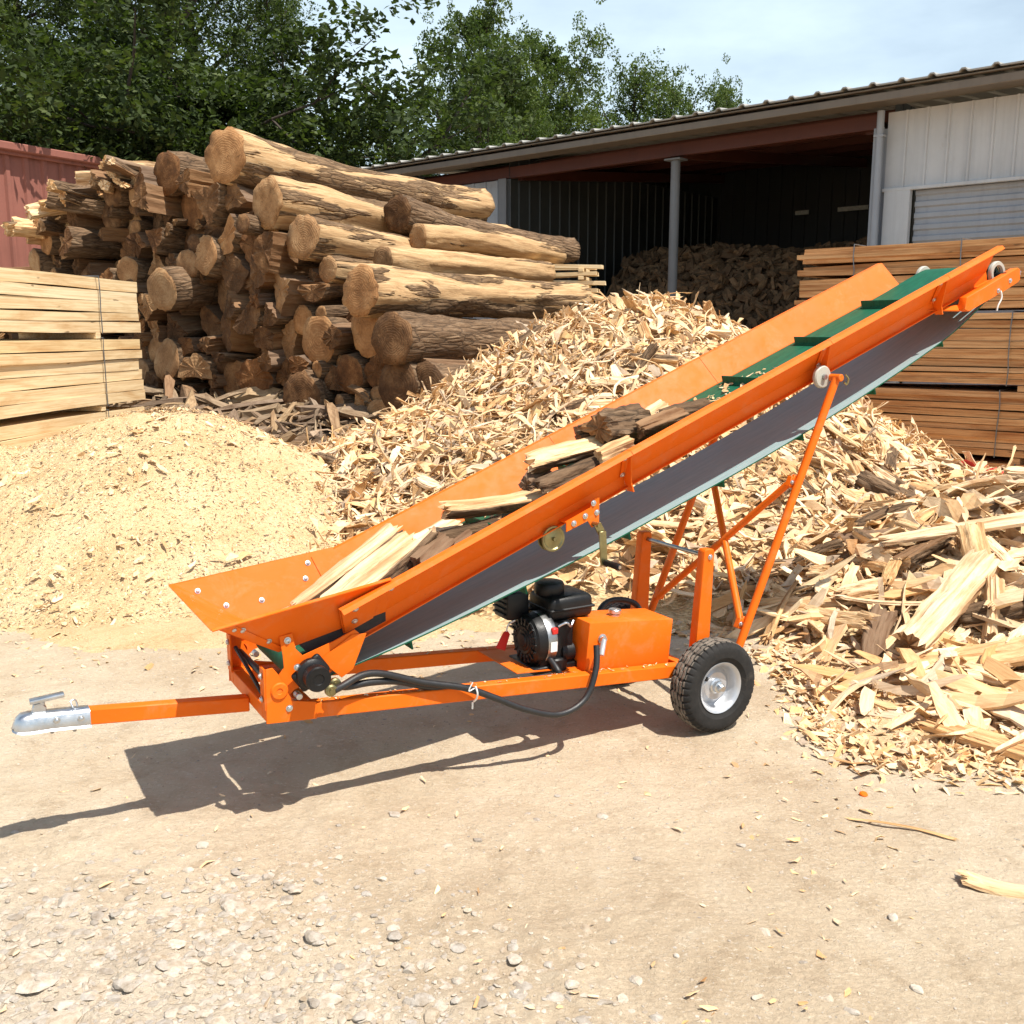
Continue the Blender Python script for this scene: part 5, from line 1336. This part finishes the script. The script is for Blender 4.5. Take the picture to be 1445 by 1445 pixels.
#PART5
# ------------------------------------------------------------------ the open shed
SO = Vector((5.7, 16.0, 0)); SD = Vector((-.755, .656, 0)).normalized(); SN = Vector((SD.y, -SD.x, 0)) * -1   # SD to the far end, SN away from the yard
if SN.dot(SO) < 0: SN = -SN
def sp(t, n, z): return SO + SD * t + SN * n + Vector((0, 0, z))
EAVE, ROOFR = 5.18, .10
def ribbed(name, p0, d, L, z0, z1, pitch, dep, mat, parent, out, rib=.03, horizontal=False):
    """trapezoid-ribbed sheet standing on d, ribs towards `out`"""
    bm = bmesh.new(); xs = []; s = 0.
    span = (z1 - z0) if horizontal else L
    while s < span:
        for a, h in ((0, 0), (pitch - 2.2 * rib, 0), (pitch - 1.7 * rib, dep), (pitch - .5 * rib, dep)):
            if s + a < span: xs.append((s + a, h))
        s += pitch
    xs.append((span, 0))
    if horizontal: row = lambda e: [bm.verts.new(p0 + d * (L * e) + out * h + Vector((0, 0, z0 + q))) for q, h in xs]
    else: row = lambda e: [bm.verts.new(p0 + d * q + out * h + Vector((0, 0, z1 if e else z0))) for q, h in xs]
    a, b = row(0), row(1)
    for k in range(len(xs) - 1): bm.faces.new((a[k], a[k + 1], b[k + 1], b[k]))
    r = bmesh.ops.extrude_face_region(bm, geom=bm.faces[:]); bmesh.ops.translate(bm, vec=-out * .004, verts=[v for v in r['geom'] if isinstance(v, bmesh.types.BMVert)])
    return obj(name, bm, mat, parent, True, 20)
SH = empty('open_shed', SO)
tag(SH, 'long open-fronted metal shed with dark bays, white cladding and grey roller door', 'shed')
def part(name, bm, mat, smooth=False): 
    for v in bm.verts: v.co -= SO
    return obj(name, bm, mat, SH, smooth)
def rib(name, t0, n0, dvec, L, z0, z1, pitch, dep, mat, out, **k): return ribbed(name, sp(t0, n0, 0) - SO, dvec, L, z0, z1, pitch, dep, mat, SH, out, **k)
T1, T0, DP = 11.3, -9.0, 8.5
rib('front_wall', -.06, 0, -SD, 8.9, 3.93, EAVE - .12, .31, .03, M['shed_white'], -SN, rib=.022)
rib('roller_door', -.52, .10, -SD, 4.6, 0, 3.90, .17, .03, M['shutter'], -SN, rib=.05, horizontal=True)
bm = bmesh.new()
for t, wd in ((-.28, .40),):
    c = sp(t, .0, 1.95); add_box(bm, c, (wd, .12, 3.90), Matrix.Rotation(math.atan2(SD.y, SD.x), 3, 'Z'), .01)
c = sp(-4.5, -.02, 3.915); add_box(bm, c, (8.9, .09, .05), Matrix.Rotation(math.atan2(SD.y, SD.x), 3, 'Z'), .004)
part('door_jamb', bm, M['shed_white'])
rib('front_wall', T1, 0, -SD, T1 - 7.72, 0, EAVE - .35, .34, .03, M['shed_grey'], -SN)
rib('side_wall', T1, 0, SN, DP, 0, EAVE + .2, .34, .03, M['shed_grey'], -SD)
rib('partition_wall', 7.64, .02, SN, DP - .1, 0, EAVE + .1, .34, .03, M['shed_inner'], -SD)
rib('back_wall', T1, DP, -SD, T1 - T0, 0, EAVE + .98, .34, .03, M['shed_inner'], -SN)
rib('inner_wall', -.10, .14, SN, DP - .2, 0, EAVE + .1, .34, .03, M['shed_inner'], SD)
for t, rd in ((3.7, .085), (7.7, .12), (0.02, .095)):
    bm = bmesh.new(); ro = Matrix.Rotation(math.atan2(SD.y, SD.x), 3, 'Z')
    if t == 3.7:
        add_cyl(bm, sp(t, 0, -.05), sp(t, 0, EAVE - .42), .085, 20); add_box(bm, sp(t, 0, EAVE - .40), (.32, .28, .03), ro, .004); add_box(bm, sp(t, 0, .03), (.34, .34, .03), ro, .004)
    else:
        for q in (-1, 1): add_box(bm, sp(t, q * .07 - .06, (EAVE - .35) / 2), (rd * 1.7, .014, EAVE - .35), ro)
        add_box(bm, sp(t, -.06, (EAVE - .35) / 2), (.014, .126, EAVE - .35), ro)
    part('post', bm, M['post_dark'] if t > 1 else M['post_grey'], True)
# downpipe on the front of the post between bays and cladding
bm = bmesh.new(); add_tube(bm, [sp(-.02, -.20, 0.05), sp(-.02, -.20, 2.5), sp(-.02, -.20, EAVE - .12)], .055, 14)
for z in (1.2, 3.0, 4.7): add_box(bm, sp(-.02, -.19, z), (.15, .13, .035), Matrix.Rotation(math.atan2(SD.y, SD.x), 3, 'Z'))
part('downpipe', bm, M['post_grey'], True)
ro = Matrix.Rotation(math.atan2(SD.y, SD.x), 3, 'Z')
bm = bmesh.new(); add_box(bm, sp(5.75, .10, EAVE - .22), (T1 + .05, .14, .22), ro, .006); part('front_beam', bm, M['beam_red'])
rf = lambda n: EAVE + .10 + ROOFR * (n + .75)
for k in range(5):
    n = 1.2 + k * 1.7
    bm = bmesh.new(); add_box(bm, sp(5.75, n, rf(n) - .22), (T1, .07, .18), ro, .004); part('purlin', bm, M['beam_red'])
for t in (3.7, 7.5, 0.3):
    bm = bmesh.new(); add_plate(bm, [sp(t, .2, rf(.2) - .36), sp(t, DP - .1, rf(DP) - .36), sp(t, DP - .1, rf(DP) - .56), sp(t, .2, rf(.2) - .56)], .12); part('rafter', bm, M['beam_red'])
bm = bmesh.new(); add_box(bm, sp((T1 + T0) / 2, -.72, EAVE - .035), (T1 - T0 + .6, .05, .115), ro, .008); add_box(bm, sp((T1 + T0) / 2, -.72 - .02, EAVE + .075), (T1 - T0 + .6, .10, .02), ro, .004)
part('fascia', bm, M['fascia'])
bm = bmesh.new(); add_box(bm, sp((T1 + T0) / 2, -.36, EAVE - .02), (T1 - T0 + .5, .64, .02), ro); part('soffit', bm, M['fascia'])
# roof sheet with ribs running up the slope
bm = bmesh.new(); xs = []; t = T0 - .3
while t < T1 + .3:
    for a, h in ((0, 0), (.30, 0), (.335, .038), (.385, .038), (.42, 0)): xs.append((t + a, h))
    t += .42
A = [bm.verts.new(sp(q, -.85, EAVE + .10 + h)) for q, h in xs]; Bq = [bm.verts.new(sp(q, DP + .4, EAVE + .10 + ROOFR * (DP + 1.25) + h)) for q, h in xs]
for k in range(len(xs) - 1): bm.faces.new((A[k], A[k + 1], Bq[k + 1], Bq[k]))
e = bmesh.ops.extrude_face_region(bm, geom=bm.faces[:]); bmesh.ops.translate(bm, vec=(0, 0, .022), verts=[v for v in e['geom'] if isinstance(v, bmesh.types.BMVert)])
part('roof', bm, M['roofsheet'])
bm = bmesh.new(); add_box(bm, sp(3.9, DP / 2, .012), (T1 + 2.4, DP - .1, .05), ro); part('floor_slab', bm, M['concrete'])
# pale opaque panels stand in for daylight through gaps high in the back wall
for t, wd in ((3.9, .75), (1.75, .95), (.75, .9), (5.2, .35)):
    bm = bmesh.new(); add_box(bm, sp(t, DP - .16, 4.72), (wd, .04, .10), ro); part('gap_light_panel', bm, M['gap_daylight'])
# cut firewood lying loose inside
r = np.random.default_rng(41)
def inside_h(x, y):
    t = (x - SO.x) * SD.x + (y - SO.y) * SD.y; n = (x - SO.x) * SN.x + (y - SO.y) * SN.y
    return (3.35 + .5 * fbm2(t * .8, n * .8, 3, 51)) * sstep(-.2, 3.0, n) * sstep(7.5, 6.4, t) * sstep(.2, .9, t) * sstep(DP, DP - .3, n)
B = Batch()
t_ = np.arange(.2, 7.6, .12); n_ = np.arange(1.0, DP - .1, .12); TT, NN = np.meshgrid(t_, n_)
XX = SO.x + SD.x * TT + SN.x * NN; YY = SO.y + SD.y * TT + SN.y * NN; ZZ = inside_h(XX, YY) - .08
V = np.stack([XX, YY, ZZ], -1).reshape(-1, 3); ny, nx = TT.shape; idx = np.arange(nx * ny).reshape(ny, nx)
F = np.stack([idx[:-1, :-1], idx[:-1, 1:], idx[1:, 1:], idx[1:, :-1]], -1).reshape(-1, 4); B.add(V, F, mat=0)
N = 5200; tt = r.uniform(.3, 7.4, N); nn_ = r.uniform(1.3, 7.6, N); x = SO.x + SD.x * tt + SN.x * nn_; y = SO.y + SD.y * tt + SN.y * nn_
P, nrm = surf(inside_h, x, y, .1); L = r.uniform(.2, .36, N); W = r.uniform(.08, .17, N)
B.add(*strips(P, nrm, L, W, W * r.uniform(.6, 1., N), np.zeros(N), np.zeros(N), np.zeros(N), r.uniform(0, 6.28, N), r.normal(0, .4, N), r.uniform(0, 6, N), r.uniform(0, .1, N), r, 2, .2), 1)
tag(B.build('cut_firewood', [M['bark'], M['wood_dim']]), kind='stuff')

# ------------------------------------------------------------------ red corrugated wall block beyond the pale lumber
RO = Vector((-8.2, 24.8, 0)); RD = Vector((-.53, -.85, 0)).normalized(); RN = Vector((-RD.y, RD.x, 0))
if RN.dot(-RO) < 0: RN = -RN
RS = empty('red_shed', RO); tag(RS, 'weathered red corrugated metal shed beyond the log pile', 'shed')
Z = Vector((0, 0, 0))
ribbed('front_wall', Z, RD, 8, 1.25, 5.42, .42, .05, M['red_wall'], RS, RN, rib=.07)
ribbed('base_band', RN * .012, RD, 8, 0, 1.25, .42, .05, M['red_base'], RS, RN, rib=.07)
ribbed('side_wall', Z, -RN, 4, 0, 5.42, .42, .05, M['red_wall'], RS, -RD, rib=.07)
rro = Matrix.Rotation(math.atan2(RD.y, RD.x), 3, 'Z')
bm = bmesh.new(); add_box(bm, RD * 4 - RN * 2 + Vector((0, 0, 5.50)), (8.4, 4.5, .16), rro, .02); obj('roof', bm, M['red_wall'], RS, False)
bm = bmesh.new(); add_box(bm, RD * 4 + RN * .09 + Vector((0, 0, 5.40)), (8.3, .08, .10), rro, .01); obj('top_rail', bm, M['red_wall'], RS, False)

# red cloth scrap and orange cap in the yard
bm = bmesh.new(); g = {}
for i in range(9):
    for j in range(6):
        x, y = i / 8 - .5, j / 5 - .5
        g[i, j] = bm.verts.new((x * .42 + .03 * math.sin(j * 2.1), y * .22 + .02 * math.sin(i * 1.7), .05 * math.sin(i * 1.3 + j) * .7 + .04 * math.cos(j * 1.9 + i * .4)))
for i in range(8):
    for j in range(5): bm.faces.new((g[i, j], g[i + 1, j], g[i + 1, j + 1], g[i, j + 1]))
e = bmesh.ops.extrude_face_region(bm, geom=bm.faces[:]); bmesh.ops.translate(bm, vec=(0, 0, .004), verts=[v for v in e['geom'] if isinstance(v, bmesh.types.BMVert)])
o = obj('red_rag', bm, M['cloth'], angle=80); o.location = (4.25, 8.9, .52); o.rotation_euler = (-.3, .1, -.3); tag(o, 'crumpled red rag on the chip slope below the brown lumber stack', 'rag')
bm = bmesh.new(); add_lathe(bm, [(0, .006), (.012, .006), (.016, .002), (.016, -.004), (.010, -.004), (0, .001)], (0, 0, 0), (0, 0, 1), 14); o = obj('bottle_cap', bm, M['orange']); o.location = (1.355, 3.57, float(ground_h(1.355, 3.57)) + .006); o.rotation_euler = (.2, .1, 0); tag(o, 'tiny orange cap lying on the dirt beyond the wheel', 'cap')
for i, (x, y, s, lab) in enumerate(((-.42, 2.96, .022, 'small grey stone alone on the dirt before the hopper shadow'), (1.16, 2.75, .024, 'pale stone on the bare dirt before the yellow splinter slab'), (1.10, 2.42, .022, 'pale stone near the lower edge of the yard, closest to the camera'), (-1.07, 3.16, .03, 'pale flat stone beside the hopper shadow corner'))):
    V = IV.copy(); rs = np.random.default_rng(60 + i)
    for k in range(9):
        d = rs.normal(0, 1, 3); d /= np.linalg.norm(d); V -= np.maximum(0, V @ d - rs.uniform(.5, .8))[:, None] * d
    V = V * np.array([s, s * .75, s * .5]); o = mesh_np('stone', V, [IF], [M['stone']]); o.location = (x, y, float(ground_h(x, y)) + s * .10); o.rotation_euler = (0, 0, i * 1.1); tag(o, lab, 'stone')

# ------------------------------------------------------------------ trees
def tree_proto(seed, Ht, Rc, base, nleaf, leafmat, leaf=.20, lean=0.):
    rs = np.random.default_rng(seed); bm = bmesh.new(); cl = []
    tr = [np.array((0, 0, -.2))]; p = np.array((0, 0, 0.)); d = np.array((lean, 0, 1.))
    for k in range(9):
        p = p + d / np.linalg.norm(d) * Ht * .92 / 9; d = d + rs.normal(0, .07, 3) * np.array((1, 1, .2)) - np.array((p[0], p[1], 0)) * .06; tr.append(p.copy())
    tr = catmull(tr, 3); rad = [max(.02, .021 * Ht * (1 - i / (len(tr) - 1)) ** .8 + .015) for i in range(len(tr))]
    add_tube(bm, tr, rad, 10)
    nl = 17
    for k in range(nl):
        f = base + (.97 - base) * (k + rs.uniform(0, .7)) / nl; i = int(f * (len(tr) - 1)); s = np.array(tr[i]); a = k * 2.4 + rs.uniform(-.5, .5)
        prof = math.sin(math.pi * min(1., (f - base) / (1 - base) * .80 + .20)) ** .7
        L = Rc * prof * rs.uniform(.6, 1.2); up = rs.uniform(.15, .75) + .5 * f
        dd = np.array((math.cos(a), math.sin(a), up)); dd /= np.linalg.norm(dd); pts = [s]
        for q in range(5):
            dd = dd + rs.normal(0, .16, 3) + np.array((0, 0, .04)); dd /= np.linalg.norm(dd); pts.append(pts[-1] + dd * L / 5)
            if q >= 1: cl.append((pts[-1], .20 * L + .25))
            if q >= 2 or rs.random() < .4:
                e = dd + rs.normal(0, .75, 3); e /= np.linalg.norm(e); tip = pts[-1] + e * L * .38; mid = pts[-1] + e * L * .2 + rs.normal(0, .05, 3)
                add_tube(bm, [pts[-1], mid, tip], [rad[i] * .22 + .006, rad[i] * .15 + .005, .006], 5); cl.append((tip, .17 * L + .22)); cl.append((mid, .15 * L + .18))
        pts = catmull(pts, 2); add_tube(bm, pts, list(np.linspace(rad[i] * .55 + .01, .010, len(pts))), 6)
    cl.append((np.array(tr[-1]), .5)); cl.append((np.array(tr[-3]), .6))
    C = np.array([c for c, _ in cl]); S = np.array([s for _, s in cl]); pk = S ** 2; pk = pk / pk.sum()
    k = rs.choice(len(C), nleaf, p=pk); g = rs.normal(0, 1, (nleaf, 3)); rr = np.linalg.norm(g, axis=1, keepdims=True)
    g = g / rr * np.minimum(rr, 1.9) ** .8
    # leaves sit in tufts, not evenly
    tuft = rs.normal(0, 1, (len(C), 9, 3)); ti = rs.integers(0, 9, nleaf)
    P = C[k] + (tuft[k, ti] * .80 + g * .26) * S[k][:, None] * np.array((1, 1, .75)) * .75
    n = rs.normal(0, 1, (nleaf, 3)) * .75 + np.array((0, 0, .75)); n /= np.linalg.norm(n, axis=1, keepdims=True)
    Fr = frames(n, rs.uniform(0, 6.28, nleaf), np.zeros(nleaf), np.zeros(nleaf)); sz = leaf * rs.uniform(.55, 1.3, nleaf)
    q = np.array([(-.5, 0, 0), (-.05, .30, .05), (.5, 0, -.04), (-.05, -.30, .05)])
    V = P[:, None, :] + np.einsum('kj,njm->nkm', q, Fr) * sz[:, None, None]
    F = np.arange(nleaf * 4).reshape(-1, 4)
    root = empty('tree'); obj('trunk', bm, M['trunk'], root)
    tone = np.clip(rs.normal(.5, .2, nleaf) + (rs.uniform(-.25, .25, len(C)))[k], 0, 1)
    mesh_np('crown', V.reshape(-1, 3), [F], [leafmat], rnd=np.repeat(tone, 4), parent=root)
    return root
protos = {
    'a': tree_proto(1, 15, 4.4, .14, 72000, M['leaf_dark'], .10), 'b': tree_proto(2, 14, 3.9, .24, 62000, M['leaf_mid'], .097, .06),
    'c': tree_proto(3, 13, 4.2, .14, 78000, M['leaf_light'], .12), 'd': tree_proto(4, 11, 3.2, .30, 26000, M['leaf_light'], .115, -.05), 'e': tree_proto(5, 6, 3.6, .06, 60000, M['leaf_dark'], .12)}
used = set()
def tree(px, top, dep, kind, lab, rz=0., wide=1.):
    """px: column of the trunk; top: height in metres"""
    base_h = {'a': 15, 'b': 14, 'c': 13, 'd': 11, 'e': 6}[kind]
    o = protos[kind] if kind not in used else copy_tree(protos[kind]); used.add(kind)
    s = top / base_h; o.location = ((px - 722.5) / 1400 * dep, dep, 0); o.scale = (s * wide, s * wide, s); o.rotation_euler = (0, 0, rz)
    tag(o, lab, 'tree', 'trees beyond the yard')
tree(15, 17.5, 33, 'b', 'loose tall tree at the outer frame edge above the red shed', .4)
tree(110, 17.5, 38, 'a', 'tall dark tree with bare trunk right above the red shed roof', 1.9)
tree(235, 19.0, 33, 'a', 'darkest dense tall tree between red shed and log pile', 3.6, 1.1)
tree(320, 17.6, 39, 'b', 'tall mid-green tree directly above the log pile end', 2.2, .95)
tree(405, 14.2, 36, 'b', 'airy tall tree beside the sky gap, left of the bright round tree', 5.1, .50)
tree(70, 8.5, 29, 'e', 'low dark bushy tree just over the red shed roof', 1.2, 1.2)
tree(330, 9.5, 30, 'e', 'low dark bushy tree behind the topmost log', 4.2, 1.2)
tree(185, 9.0, 30, 'e', 'low dark bushy tree over the outer end of the log pile', 2.9, 1.2)
tree(500, 8.6, 34, 'c', 'lower bright green tree filling the gap behind the log pile', 2.6, .9)
tree(640, 15.2, 40, 'c', 'bright green full tree with pointed top behind the shed end', .9, .78)
tree(715, 12.8, 43, 'a', 'dark green tree half hidden behind the bright full tree', 5.5, .85)
tree(805, 15.4, 46, 'c', 'round-topped green tree above the shed roof', 4.0, .85)
tree(868, 15.2, 48, 'd', 'thin feathery tree right of the round-topped one', 2.0, .8)
tree(925, 13.8, 48, 'd', 'small sparse tree peeping over the shed roof', .3, .7)
tree(1028, 13.4, 46, 'c', 'single round tree crown showing over the middle of the shed roof', 3.2, .62)
